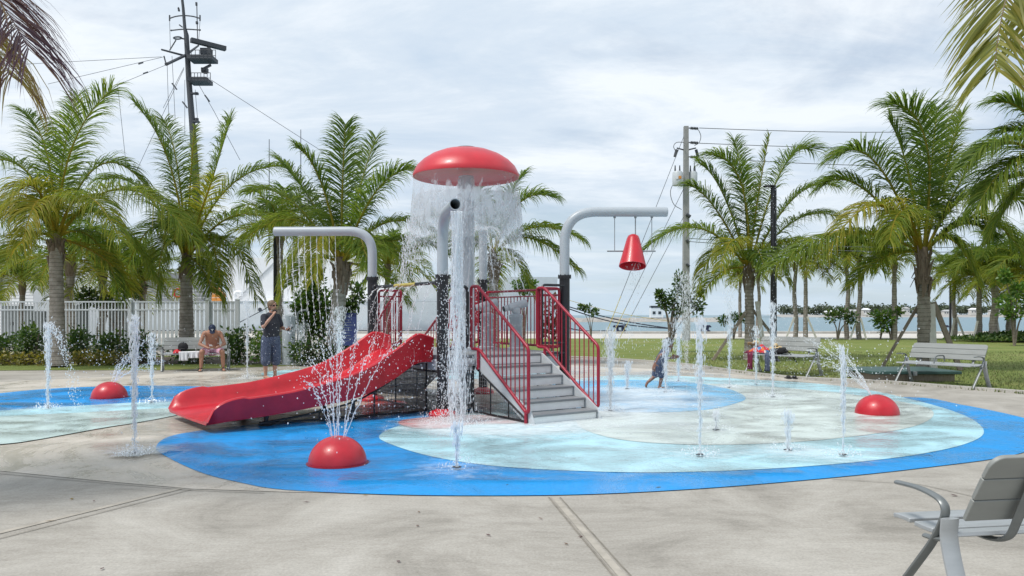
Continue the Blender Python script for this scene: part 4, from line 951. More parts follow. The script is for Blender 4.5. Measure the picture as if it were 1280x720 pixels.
# deck water cannons
def cannon(u, v, rz, h=.72):
    p = P(u, v, DZ); b = MB(); b.lathe([(.16, 0), (.16, .03), (.11, .05), (.10, h - .22), (.115, h - .2), (.115, h - .14), (.05, h - .1)], p, 20); cn = b.build('cannon_pedestal', M['grey_pipe'], pt)
    d = V((math.cos(rz), math.sin(rz), .26)).normalized(); c = p + V((0, 0, h + .02)); b = MB()
    b.tube([c - V((0, 0, .16)), c], .045, 10); b.tube([c - d * .14, c - d * .11, c + d * .08, c + d * .19], [.05, .062, .066, .066], 16); b.tube([c - d * .22, c - d * .15], [.05, .05], 12)
    b.blob(c - V((0, 0, .08)), (.075, .075, .075), 12, 8); br = b.build('cannon_barrel', M['grey_light'], cn)
    b = MB(); b.tube([c - d * .235, c - d * .2], .045, 12); b.build('nozzle', M['black'], br)
cannon(1.95, 1.0, R(20), .72); cannon(1.78, 1.65, R(20), .74)
# dark wire screens under the deck and along the slide
def screen(poly, z0f, z1f, n_u, fr=.014, sp=.05, name='wire_screen', m='wire'):
    """poly: base point p -> q; z0f, z1f give bottom and top height along it"""
    p, q = poly; b = MB(); Lh = (q - p).length; z = V((0, 0, 1)); n = int(Lh / sp)
    for i in range(n + 1):
        s = i / n; e = p.lerp(q, s); a, c = z0f(s), z1f(s)
        if c > a + .02: b.bar(e + z * a, e + z * c, .0034, .0034, up=(.3, 1, 0))
    zz_ = min(z0f(0), z0f(1)); top = max(z1f(i / 20) for i in range(21))
    while zz_ < top:
        run = None
        for i in range(41):
            s = i / 40; ok = z0f(s) <= zz_ <= z1f(s)
            if ok and run is None: run = s
            if (not ok or i == 40) and run is not None:
                b.bar(p.lerp(q, run) + z * zz_, p.lerp(q, s) + z * zz_, .0034, .0034); run = None
        zz_ += sp
    o = b.build(name, M[m], pt, smooth=False)
    b = MB(); N_ = 12; pts = [p.lerp(q, i / N_) + z * z1f(i / N_) for i in range(N_ + 1)] + [p.lerp(q, 1 - i / N_) + z * z0f(1 - i / N_) for i in range(N_ + 1)]
    b.tube(pts, fr, 6, closed=True)
    for s in ([.33, .66] if Lh > 1.2 else [.5] if Lh > .5 else []): e = p.lerp(q, s); b.tube([e + z * z0f(s), e + z * z1f(s)], fr * .8, 6)
    b.build('screen_frame', M['black' if m == 'wire' else m], o)
lo = lambda s: .05
screen((P(.02, .1), P(.02, VL - .1)), lo, lambda s: DZ - .24, 0); screen((P(.1, .02), P(.50, .02)), lo, lambda s: DZ - .24, 0)

screen((P(.50, -1.40), P(.50, -.02)), lo, lambda s: .06 + s * .66, 0); screen((P(1.66, -1.40), P(1.66, -.02)), lo, lambda s: .06 + s * .66, 0)

# ------------------------------------------------------------------ red double-wide slide
SLL = 3.16
def prof_z(s):                                   # height of the bed along the slide, s in metres from the deck edge
    K = [(0, .88), (.25, .86), (.6, .64), (1.1, .40), (1.7, .275), (2.3, .20), (2.9, .155), (SLL, .13)]
    for (a, za), (c, zc) in zip(K, K[1:]):
        if s <= c: break
    f = (s - a) / (c - a); i = K.index((a, za)); ma = (zc - za) / (c - a)
    def tg(k):
        if k == 0: return -.02
        if k == len(K) - 1: return -.06
        return (K[k + 1][1] - K[k - 1][1]) / (K[k + 1][0] - K[k - 1][0])
    h = c - a; t0, t1 = tg(i) * h, tg(i + 1) * h
    return za * (2 * f ** 3 - 3 * f * f + 1) + t0 * (f ** 3 - 2 * f * f + f) + zc * (-2 * f ** 3 + 3 * f * f) + t1 * (f ** 3 - f * f)
sl = thing('water_slide', 'wide glossy red slide curving down to the left from the play platform', 'slide', P(-1.6, 1.0), 0)
def wall_h(s):
    h = .34 - .10 * min(1, max(0, (s - .5) / 1.6))
    if s < .3: h = .24 + .10 * s / .3
    if s > SLL - .50: f = (s - (SLL - .50)) / .50; h = .24 * math.sqrt(max(0, 1 - f ** 2.8)) + .02
    return h
ns = 44; b = MB(); rows = []
for i in range(ns + 1):
    s = SLL * i / ns; z = prof_z(s); h = wall_h(s); fl = .04 + .015 * s; ud = .03 + .085 * max(0, 1 - s / 1.8)
    v0, v1 = .34 - .02 * s, 1.70 + .055 * s; us = -s - .03 * 0
    skew = .035 * s
    sec = []
    # cross-section: near wall outside, lip, inside, bed, far wall inside, lip, outside, underside
    def pt3(v, dz): 
        k = (v - v0) / (v1 - v0); return P(us - skew * k, v, z + dz)
    sec += [pt3(v0 - .03, -ud), pt3(v0 - .06 - fl * .4, h * .55), pt3(v0 - .07 - fl * .6, h - .012), pt3(v0 - .055 - fl * .6, h + .006), pt3(v0 - .03 - fl * .6, h + .008), pt3(v0 - .012 - fl * .6, h - .008),
            pt3(v0 - fl * .3, h * .5), pt3(v0 + .015, .035), pt3(v0 + .06, .003), pt3((v0 + v1) / 2, -.012), pt3(v1 - .06, .003), pt3(v1 - .015, .035), pt3(v1 + fl * .3, h * .5), pt3(v1 + .012 + fl * .6, h - .008),
            pt3(v1 + .03 + fl * .6, h + .008), pt3(v1 + .055 + fl * .6, h + .006), pt3(v1 + .07 + fl * .6, h - .012), pt3(v1 + .06 + fl * .4, h * .55), pt3(v1 + .03, -ud), pt3((v0 + v1) / 2, -.035)]
    rows.append(sec)
n = len(rows[0]); vs = [p for r_ in rows for p in r_]
fs = [(i * n + k, i * n + (k + 1) % n, (i + 1) * n + (k + 1) % n, (i + 1) * n + k) for i in range(ns) for k in range(n)]
b.add(vs, fs + [tuple(range(n)), tuple(range(ns * n, ns * n + n))[::-1]])
b.build('slide_bed', M['red'], sl)
b = MB()
for s in (1.15, 2.35):
    for v in (.5, 1.6):
        z = prof_z(s) - .05; b.tube([P(-s, v, 0), P(-s, v, z)], .03, 8); b.lathe([(.08, .0), (.08, .03), (.03, .04)], P(-s, v), 12)
    b.tube([P(-s, .45, prof_z(s) - .07), P(-s, 1.65, prof_z(s) - .07)], .025, 8)
b.build('support_leg', M['black'], sl)
pt_save = pt; pt = sl
screen((P(-2.45, .46), P(-.02, .46)), lambda s: .04, lambda s: max(.05, prof_z(2.45 - 2.43 * s) - .14), 0)
pt = pt_save

# ------------------------------------------------------------------ tipping bucket on the right pipe
e = pR + V((0, 0, zR)); bx = at(791, 291, 12.2).x; bt_ = thing('tipping_bucket', 'red cone shaped tipping bucket hanging from the right grey pipe', 'bucket', (bx, 12.19, 2.2), 0)
zt_, zb_ = at(0, 292, 12.2).z, at(0, 334, 12.2).z; cx = bx
Mt = Matrix.Rotation(R(4), 3, 'Y') @ Matrix.Rotation(R(-16), 3, 'X')
H_ = zt_ - zb_; b = MB()
b.lathe([(0.0, H_ / 2), (.05, H_ / 2 - .005), (.085, H_ / 2 - .03), (.105, H_ / 2 - .08), (.215, -H_ / 2), (.205, -H_ / 2), (.095, H_ / 2 - .09), (.0, H_ / 2 - .05)], (cx, 12.19, (zt_ + zb_) / 2), 32, M=Mt); b.build('bucket_cone', M['red'], bt_)
b = MB(); zc = at(0, 314, 12.2).z; b.tube([(cx - .41, 12.19, zc), (cx + .36, 12.19, zc)], .012, 8); b.build('pivot_rod', M['grey_mid'], bt_)
for k, (dx_, z2) in enumerate([(-.29, zc), (0.04, zt_ - .01), (.30, zc)]):
    b = MB(); b.tube([(cx + dx_, 12.19, zR - .07), (cx + dx_, 12.19, z2)], .006 if k != 1 else .009, 6); b.tube([(cx + dx_, 12.19, zR - .10), (cx + dx_, 12.19, zR - .06)], .02, 8); b.build('hanger', M['grey_mid'], bt_)

# ------------------------------------------------------------------ half-dome sprayers
DOMES = [(419.5, 582, 36.5, 'largest glossy red dome at the front of the pad before the slide'), (133.5, 498, 21, 'small red dome on the blue ring at the left of the slide'), (1100, 519, 26, 'red dome on the right of the pad, before the right bench')]
DOME_AT = []
for px, py, rw, lb in DOMES:
    g = gnd(px, py); r = rw * g.y / FPX; g.y += r * .3; h = r * .93
    t = thing('spray_dome', lb, 'water dome', g, 0, 'red spray domes'); DOME_AT.append((g, r, h))
    b = MB(); pr = [(r * math.cos(a), .012 + h * math.sin(a)) for a in [R(90) * i / 16 for i in range(17)]]; pr[-1] = (0, pr[-1][1]); b.lathe([(r, 0)] + pr, (0, 0, 0), 40); b.build('dome', M['red'], t, world=False)
    b = MB()
    for k in range(10): a = k * .628; b.lathe([(.012, 0), (.012, .008), (.0, .008)], (r * .25 * math.cos(a), r * .25 * math.sin(a), h * .975), 8)
    b.build('nozzle', M['grey_mid'], t, world=False)
    b = MB(); b.lathe([(r + .018, .0), (r + .018, .010), (r - .01, .013)], (0, 0, .004), 40); b.build('base_flange', M['red_steel'], t, world=False)
# ================================================================== moving water
rw = random.Random(77)
def drops(b, c, n, sg, size, el=1.6, rng=rw):
    for _ in range(n):
        p = V(c) + V((rng.gauss(0, sg[0]), rng.gauss(0, sg[1]), rng.gauss(0, sg[2])))
        if p.z > .03: s = size * rng.uniform(.5, 1.4); b.octa(p, s, s * rng.uniform(1, el))
def splash(b, x, y, r, n):
    for _ in range(n):
        a = rw.uniform(0, 6.283); k = r * rw.random() ** .7; h = .03 + abs(rw.gauss(0, .06)) * (1 - k / r * .5); b.octa((x + k * math.cos(a), y + k * math.sin(a), h), rw.uniform(.004, .011), rw.uniform(.004, .012))
def water_thing(name, label, cat, loc, bs, bd, group):
    t = thing(name, label, cat, loc, 0, group)
    if bs.v: bs.build('stream', M['stream'], t)
    if bd.v: tag(bd.build('drops', M['drop'], t, smooth=False), kind='stuff')
    return t
GJ = 'upright ground jets on the splash pad'
def jet(label, px, pby, pty, w=.03, wt=.07, nd=260, fall=.0, fdir=0, seed=0, core=True, foam=.35, sp=1.0):
    """upright jet: thin and dense at its foot, breaking into drops towards its top; part of it falls back to one side"""
    rng = random.Random(seed * 13 + int(px)); g = gnd(px, pby); H = CH + (HOR - pty) * g.y / FPX; bs, bd = MB(), MB()
    if core:
        for k in range(6):
            ph = rng.uniform(0, 6.28); pts = []; kk = rng.uniform(.6, 1); rr = []; m_ = 26
            for i in range(m_ + 1):
                s = i / m_; z = H * s * kk
                pts.append(g + V((math.sin(s * 9 + ph) * w * .5 * (s + .15) + rng.uniform(-.3, .3) * w * s, math.cos(s * 7 + ph) * w * .5 * s + rng.uniform(-.2, .2) * w * s, .02 + z)))
                rr.append(w * (.20 + .10 * s) * rng.uniform(.75, 1.15) * (1 if s < .8 else .55))
            bs.tube(pts, rr, 6)
    for _ in range(int(nd * 1.8)):
        s = rng.random() ** .75; z = H * (s * 1.0 + rng.gauss(0, .012)); sg = w * .45 + (wt - w * .3) * s ** 1.6
        p = g + V((rng.gauss(0, sg), rng.gauss(0, sg), max(.03, z))); r_ = rng.uniform(.0025, .0085) * (.7 + .5 * s); bd.octa(p, r_ * .8, r_ * rng.uniform(1.5, 7.0))
    for _ in range(int(nd * .22)):              # stray drops thrown well clear
        s = rng.random(); p = g + V((rng.gauss(0, wt * 2.6 * sp), rng.gauss(0, wt * 2.6), H * s * 1.02)); r_ = rng.uniform(.002, .0065)
        if p.z > .03: bd.octa(p, r_, r_ * rng.uniform(1, 2))
    if fall:
        for _ in range(int(nd * 1.2)):
            s = rng.random(); x = fall * s * rng.uniform(.75, 1.1); z = H * (1 - 1.02 * s * s) ; p = g + V((x * math.cos(fdir) + rng.gauss(0, .02), x * math.sin(fdir) + rng.gauss(0, .03), max(.03, z + rng.gauss(0, .05)))); r_ = rng.uniform(.003, .008)
            bd.octa(p, r_, r_ * rng.uniform(1, 3))
    splash(bd, g.x, g.y, .16 + wt * 1.6, int(nd * .35))
    FOAM_HAZE.append((g.x, g.y, .45 + wt * 2, foam))
    t = water_thing('water_jet', label, 'water jet', g, bs, bd, GJ)
    b = MB(); b.lathe([(.045, .031), (.045, .035), (.0, .036)], (g.x, g.y, 0), 14); b.build('nozzle_plate', M['ship_grey'], t)
    return t
jet('tall water jet nearest the left edge with a sheet of drops on its right', 60, 512, 406, .032, .028, 380, .50, 0, 1)
jet('strongest thin water jet on the wet beige concrete left of the slide', 168, 570, 396, .024, .022, 480, .0, .1, 2, foam=.5, sp=.7)
jet('broken jet of loose drops behind the left dome and slide tip', 190, 505, 418, .02, .04, 260, .0, 0, 3)
jet('slim jet between the seated man and the standing man', 309, 474, 376, .03, .04, 330, 0, 0, 4)
jet('short broad jet right of the grey bollard', 376, 457, 404, .06, .10, 420, 0, 0, 5)
jet('white cone shaped jet behind the slide before the splashed palm trunk', 424, 466, 384, .07, .12, 620, 0, 0, 6)
jet('low faint jet in front of the platform below the pouring pipe', 571, 588, 528, .022, .03, 160, 0, 0, 7, foam=.3)
jet('dense white jet at the foot of the right handrail', 763, 516, 414, .06, .05, 560, 0, 0, 8, foam=.55)
jet('small low bubbling jet left of the running child', 784, 488, 452, .05, .05, 160, 0, 0, 9)
jet('thin jet right in front of the running child', 832, 492, 424, .03, .05, 340, 0, 0, 10)
jet('tall jet between the running child and the leafy tree', 848, 478, 400, .055, .07, 460, 0, 0, 11)
jet('high plume of loose drops in front of the leafy tree', 858, 462, 342, .05, .20, 1100, 0, 0, 12, core=False)
jet('tall thin jet on the mid blue disc right of the child', 875, 572, 398, .018, .025, 380, 0, 0, 13, foam=.3)
jet('faint tall jet left of the second bench', 912, 486, 356, .035, .07, 420, 0, 0, 14, foam=.3)
jet('straight white jet crossing the second bench', 966, 498, 378, .028, .03, 400, 0, 0, 15, foam=.4)
jet('faint jet of drops between the second bench and the right dome', 1054, 572, 432, .014, .022, 220, 0, 0, 16, foam=.25)
jet('low bubbling jet in the middle of the pale disc', 985, 566, 514, .02, .035, 140, 0, 0, 17, foam=.4)
jet('low bubbling jet on the pale disc left of the middle one', 895, 540, 514, .018, .03, 90, 0, 0, 18, foam=.3)
jet('tall faint jet behind the second bench\'s left end', 945, 482, 408, .03, .06, 200, 0, 0, 19, foam=.3)
# dome sprays: ballistic threads of drops
def thread(bs, bd, p, v, T, rng, r=.006, n=26, nd=90, spread=.02):
    pts = []; rr = []
    for i in range(n + 1):
        t = T * i / n; q = p + v * t + V((0, 0, -4.9 * t * t)) + V((rng.gauss(0, .003), rng.gauss(0, .003), rng.gauss(0, .003))) * (1 + 3 * i / n)
        pts.append(q); rr.append(r * (1 - .5 * i / n) * rng.uniform(.6, 1.2))
    bs.tube([q for q in pts if q.z > .02], rr[:len([q for q in pts if q.z > .02])], 5)
    for _ in range(nd):
        t = T * rng.random() ** .7; k = t / T; q = p + v * t + V((0, 0, -4.9 * t * t)) + V((rng.gauss(0, 1), rng.gauss(0, 1), rng.gauss(0, 1))) * spread * (.2 + 1.6 * k)
        if q.z > .03: s = rng.uniform(.0025, .007); bd.octa(q, s, s * rng.uniform(1.2, 3), (v + V((0, 0, -9.8 * t))).normalized())
def spray(label, i, tips, T):
    """tips: photo pixels the threads reach, with their depth offset"""
    g, r, h = DOME_AT[i]; bs, bd = MB(), MB(); rng = random.Random(i + 60)
    for (tx, ty, dy) in tips:
        e = at(tx, ty, g.y + dy); d = V((e.x - g.x, e.y - g.y, 0)); p = g + V((0, 0, h * .98)) + d.normalized() * r * .25
        v = (e - p) / T + V((0, 0, 4.9 * T)); thread(bs, bd, p, v, T * rng.uniform(1.0, 1.3), rng)
    drops(bd, g + V((0, 0, h + .5)), 160, (.35, .35, .3), .007)
    return water_thing('dome_spray', label, 'water spray', g + V((0, 0, h)), bs, bd, 'sprays from the red domes')
spray('fan of water threads rising from the largest front dome', 0, [(392, 452, .2), (402, 432, .4), (412, 420, -.2), (421, 412, .1), (428, 425, .5), (446, 418, -.1), (466, 428, .3), (492, 432, 0), (384, 478, -.3)], .27)
spray('fan of water threads leaning right from the small left dome', 1, [(178, 430, .2), (168, 444, .4), (190, 440, -.2), (158, 446, .1), (200, 452, 0), (150, 455, .4), (184, 462, -.3)], .24)
spray('fan of water threads leaning left from the right dome', 2, [(1034, 436, .2), (1040, 430, .4), (1048, 434, 0), (1024, 444, -.2), (1056, 446, .3), (1030, 455, -.3), (1044, 458, 0), (1018, 428, .3)], .22)
# rain falling from the left pipe
bs, bd = MB(), MB()
for k in range(10):
    x = pL.x - 1.58 + k * .105; y = pL.y + .04; z0 = zL - .07; z1 = 1.0 - .04 * k * rw.random(); dr = -.05 * k / 10
    for i in range(64):
        s = rw.random() ** .8; z = z0 + (z1 - z0) * s; r_ = .004 + .004 * rw.random(); bd.octa((x + .13 * s * s + rw.gauss(0, .004 + .012 * s), y + rw.gauss(0, .01), z), r_, r_ * rw.uniform(2, 7 - 4 * s))
    bs.tube([V((x + .13 * s * s, y, z0 + (z1 - z0) * s)) for s in [j / 12 * .72 for j in range(13)]], [.0055 - .003 * j / 13 for j in range(13)], 5)
    drops(bd, (x + .14, y, .6), 40, (.06, .08, .3), .007)
water_thing('pipe_rain', 'ten fine threads of rain falling from the left grey pipe', 'water spray', (pL.x - 1.1, pL.y, zL), bs, bd, None)
# fine slanting rain off the spray bar
bs, bd = MB(), MB(); rng = random.Random(4)
for k in range(11):
    p = P(0, VL * (.12 + .76 * k / 10), 1.91); v = V((-.75, -.55, -.1)) * rng.uniform(.7, 1.3) + V((rng.gauss(0, .1), 0, rng.uniform(-.2, .5)))
    thread(bs, bd, p, v, .50, rng, .0055, 18, 60, .02)
water_thing('bar_spray', 'slanting fine spray falling on the slide from the black spray bar', 'water spray', P(0, VL / 2, 1.9), bs, bd, None)
# the pour from the front pipe
bs, bd = MB(), MB(); rng = random.Random(9); sp0 = spout + V((.02, -.02, -.05)); land = V((sp0.x + .02, sp0.y + .35, .03))
land = gnd(571, 530)
def pour(k, ph, r0, r1):
    pts = []; rr = []
    for i in range(31):
        s = i / 30; q = sp0.lerp(V((land.x, land.y, .03)), s); q.y = sp0.y + (land.y - sp0.y) * math.sqrt(s); q.x = sp0.x + (land.x - sp0.x) * s
        pts.append(q + V((math.sin(ph + s * 11) * .03 * (.4 + s) + rng.gauss(0, .008) * s, math.cos(ph + s * 8) * .03 * (.4 + s), 0))); rr.append((r0 + (r1 - r0) * s) * rng.uniform(.6, 1.2))
    return pts, rr
for k in range(12):
    a, c = pour(k, k * .9 + rng.random(), .014, .011); dx_, dy_ = .05 * math.cos(k * 2.4), .05 * math.sin(k * 2.4); bs.tube([q + V((dx_ * (1 + .9 * j / 30), dy_ * (1 + .9 * j / 30), 0)) for j, q in enumerate(a)], c, 6)
for _ in range(1900):
    s = rng.random() ** .7; q = sp0.lerp(land, s); q.y = sp0.y + (land.y - sp0.y) * math.sqrt(s); sg = .04 + .10 * s * s; r_ = rng.uniform(.0025, .008)
    bd.octa(q + V((rng.gauss(0, sg), rng.gauss(0, sg), rng.gauss(0, .04))), r_, r_ * rng.uniform(1.5, 7))
for _ in range(900):                            # the spray thrown on the post and to both sides
    q = V((land.x - .12 + rng.gauss(0, .14), land.y + rng.gauss(.1, .12), rng.random() ** 1.3 * 2.0 + .05)); r_ = rng.uniform(.003, .009); bd.octa(q, r_, r_ * rng.uniform(1, 2))
b = MB(); pr_, rr_ = [], []
for i in range(25):
    s = .48 * i / 24; q = sp0.lerp(land, s); q.y = sp0.y + (land.y - sp0.y) * math.sqrt(s) * .9; pr_.append(q); rr_.append(.066 - .012 * math.sin(s * 6) + rng.gauss(0, .002))
M['pour'] = curtain_mat('pouring sheet', 16.0, 3.0, .46, .56, 2.85, 1.4)
pour_sheet = (b, pr_, rr_)
b.tube(pr_, rr_, 18, cap=False)
splash(bd, land.x, land.y, .5, 500); FOAM_HAZE.append((land.x + .1, land.y - .1, .8, .45)); FOAM_HAZE.append((land.x + .9, land.y - .3, .9, .28)); FOAM_HAZE.append((land.x + 1.7, land.y - .2, .8, .2)); FOAM_HAZE.append((A0.x + 1.7, A0.y + .5, .8, .3))
water_thing('pouring_water', 'thick column of white water pouring from the open front pipe beside the black post', 'falling water', land, bs, bd, None)
pour_sheet[0].build('sheet', M['pour'], bpy.data.objects['pouring_water'])
# curtain round the mushroom
t = thing('water_curtain', 'bell shaped curtain of falling water all round the red mushroom cap', 'falling water', pm_ + V((0, 0, 2.6)))
M['curtain_a'] = curtain_mat('falling sheet upper', 7.0, 3.2, .45, .66, 3.70, 2.60); M['curtain_b'] = curtain_mat('falling sheet inner', 10.0, 4.0, .49, .68, 3.68, 2.7)
def curtain(Rt, zt, zb, bulge, wob, seg=96, rows=22, seed=1):
    rng = random.Random(seed); b = MB(); vs = []; ph = [rng.uniform(0, 6.28) for _ in range(6)]
    for i in range(rows + 1):
        s = i / rows; z = zt + (zb - zt) * s
        for k in range(seg):
            a = 2 * math.pi * k / seg; r_ = Rt + bulge * s + wob * s * (math.sin(a * 9 + ph[0] + s * 3) + .7 * math.sin(a * 17 + ph[1] - s * 5) + .5 * math.sin(a * 31 + ph[2] + s * 7)) * .5 + rng.gauss(0, .004) * s
            vs.append(pm_ + V((r_ * math.cos(a), r_ * math.sin(a), z + .03 * math.sin(a * 5 + ph[3]) * s)))
    b.add(vs, [(i * seg + k, i * seg + (k + 1) % seg, (i + 1) * seg + (k + 1) % seg, (i + 1) * seg + k) for i in range(rows) for k in range(seg)]); return b
curtain(RC - .005, mz - .0, 2.62, .06, .035).build('outer_sheet', M['curtain_a'], t)
curtain(RC - .03, mz - .32, 2.66, .05, .045, seed=2).build('inner_sheet', M['curtain_b'], t)
bd = MB(); rng = random.Random(12)
for _ in range(3600):
    a = rng.uniform(0, 6.283); s = .2 + .8 * rng.random() ** .55; z = mz - .05 - s * 1.35; r_ = RC + .05 * s + rng.gauss(0, .02 + .06 * s); q = pm_ + V((r_ * math.cos(a), r_ * math.sin(a), z)); k = rng.uniform(.002, .0052)
    bd.octa(q, k * .8, k * rng.uniform(1.5, 7))
for _ in range(2200):
    a = rng.uniform(0, 6.283); z = rng.uniform(DZ, 2.6); r_ = RC + .06 + rng.gauss(0, .09); q = pm_ + V((r_ * math.cos(a), r_ * math.sin(a), z)); k = rng.uniform(.002, .0055); bd.octa(q, k * .8, k * rng.uniform(1.2, 5))
for a_, n_ in ((3.3, 500), (2.9, 260), (3.8, 260)):                             # thick white strands torn off on the left
    for _ in range(n_):
        s = rng.random(); a = a_ + rng.gauss(0, .16); r_ = RC + .06 + .16 * s + rng.gauss(0, .04); q = pm_ + V((r_ * math.cos(a), r_ * math.sin(a), 3.0 - 1.1 * s)); k = rng.uniform(.003, .009); bd.octa(q, k * .8, k * rng.uniform(1.2, 5))
tag(bd.build('drops', M['drop'], t, smooth=False), kind='stuff')
# water running down the fountain column
bs = MB(); bd = MB()
for k in range(9):
    a = k * .7; bs.tube([pm_ + V((math.cos(a + .3 * math.sin(z * 3 + k)) * .128, math.sin(a + .3 * math.sin(z * 3 + k)) * .128, z)) for z in [DZ + .1 + i * .09 for i in range(31)]], [.012 + .008 * rng.random() for _ in range(31)], 5)
drops(bd, pm_ + V((0, 0, DZ + .3)), 700, (.25, .25, .25), .009)
# (their own thing: they cling to the column, not to the cap)
water_thing('running_water', 'rivulets running down the thick grey mushroom column', 'falling water', pm_ + V((0, 0, DZ)), bs, bd, None)
# arcs out of the rear pole
bs, bd = MB(), MB(); rng = random.Random(6)
for k in range(9):
    a = k * .698 + .1; v = V((math.cos(a) * 1.25, math.sin(a) * 1.25, 1.25)); thread(bs, bd, pB + V((0, 0, 3.0)), v, .62, rng, .020, 22, 110, .03)
drops(bd, pB + V((0, 0, 2.3)), 400, (.22, .2, .5), .009)
water_thing('pole_spray', 'umbrella of water arcs over the rear grey pole behind the mushroom', 'water spray', pB + V((0, 0, 3)), bs, bd, None)
# drizzle out of the bucket
bd = MB()
for _ in range(420):
    s = rng.random(); q = V((cx + .03 + rng.gauss(0, .05 + .16 * s) - .12 * s, 12.19 + rng.gauss(0, .06 + .1 * s), zb_ + .05 - 1.35 * s)); k = rng.uniform(.0025, .0065); bd.octa(q, k, k * rng.uniform(1.5, 5))
water_thing('bucket_drizzle', 'thin drizzle falling from the red tipping bucket', 'falling water', (cx, 12.19, zb_ - 1.3), MB(), bd, None)
# mist of drops that rains on the right palms' side
bd = MB()
for _ in range(1500): bd.octa(V((rng.gauss(4.6, .45), rng.gauss(12.6, .4), rng.uniform(.1, 3.6))), rng.uniform(.002, .006), rng.uniform(.003, .012))
for _ in range(900): bd.octa(V((rng.gauss(2.9, .5), rng.gauss(13.4, .5), abs(rng.gauss(0, .8)) + .05)), rng.uniform(.002, .007), rng.uniform(.003, .012))
for _ in range(700): bd.octa(V((rng.gauss(-1.2, .6), rng.gauss(10.6, .3), abs(rng.gauss(.2, .5)) + .05)), rng.uniform(.002, .006), rng.uniform(.003, .01))
for _ in range(600): bd.octa(V((rng.gauss(-4.4, .7), rng.gauss(12.6, .5), abs(rng.gauss(.6, .7)) + .05)), rng.uniform(.002, .007), rng.uniform(.003, .01))
tag(bd.build('spray', M['drop'], smooth=False), kind='stuff')
rl = random.Random(55); b = MB()
for _ in range(18):
    q = gnd(rl.uniform(20, 1240), rl.choice((rl.uniform(630, 715), rl.uniform(600, 640), rl.uniform(463, 472)))); q.z = .009; a = rl.uniform(0, 6.28)
    if abs(q.x) < 9: b.leaf(q, V((math.cos(a), math.sin(a), .05)), V((0, 0, 1)), rl.uniform(.03, .075), rl.uniform(.006, .014), .6 + .4 * rl.random(), fold=-.3)
tag(b.build('leaf_litter', M['frond_dry'], smooth=False), kind='stuff')
FOAM_HAZE += [(1.6, 13.4, 1.6, .42), (2.4, 13.2, 1.4, .3), (-.3, 10.2, .9, .25), (2.6, 12.0, 1.0, .18), (.4, 9.6, 1.0, .18), (-.6, 9.7, .8, .2)]  # broad patches on the mid blue disc paint whitish spray haze into the film
build_film()
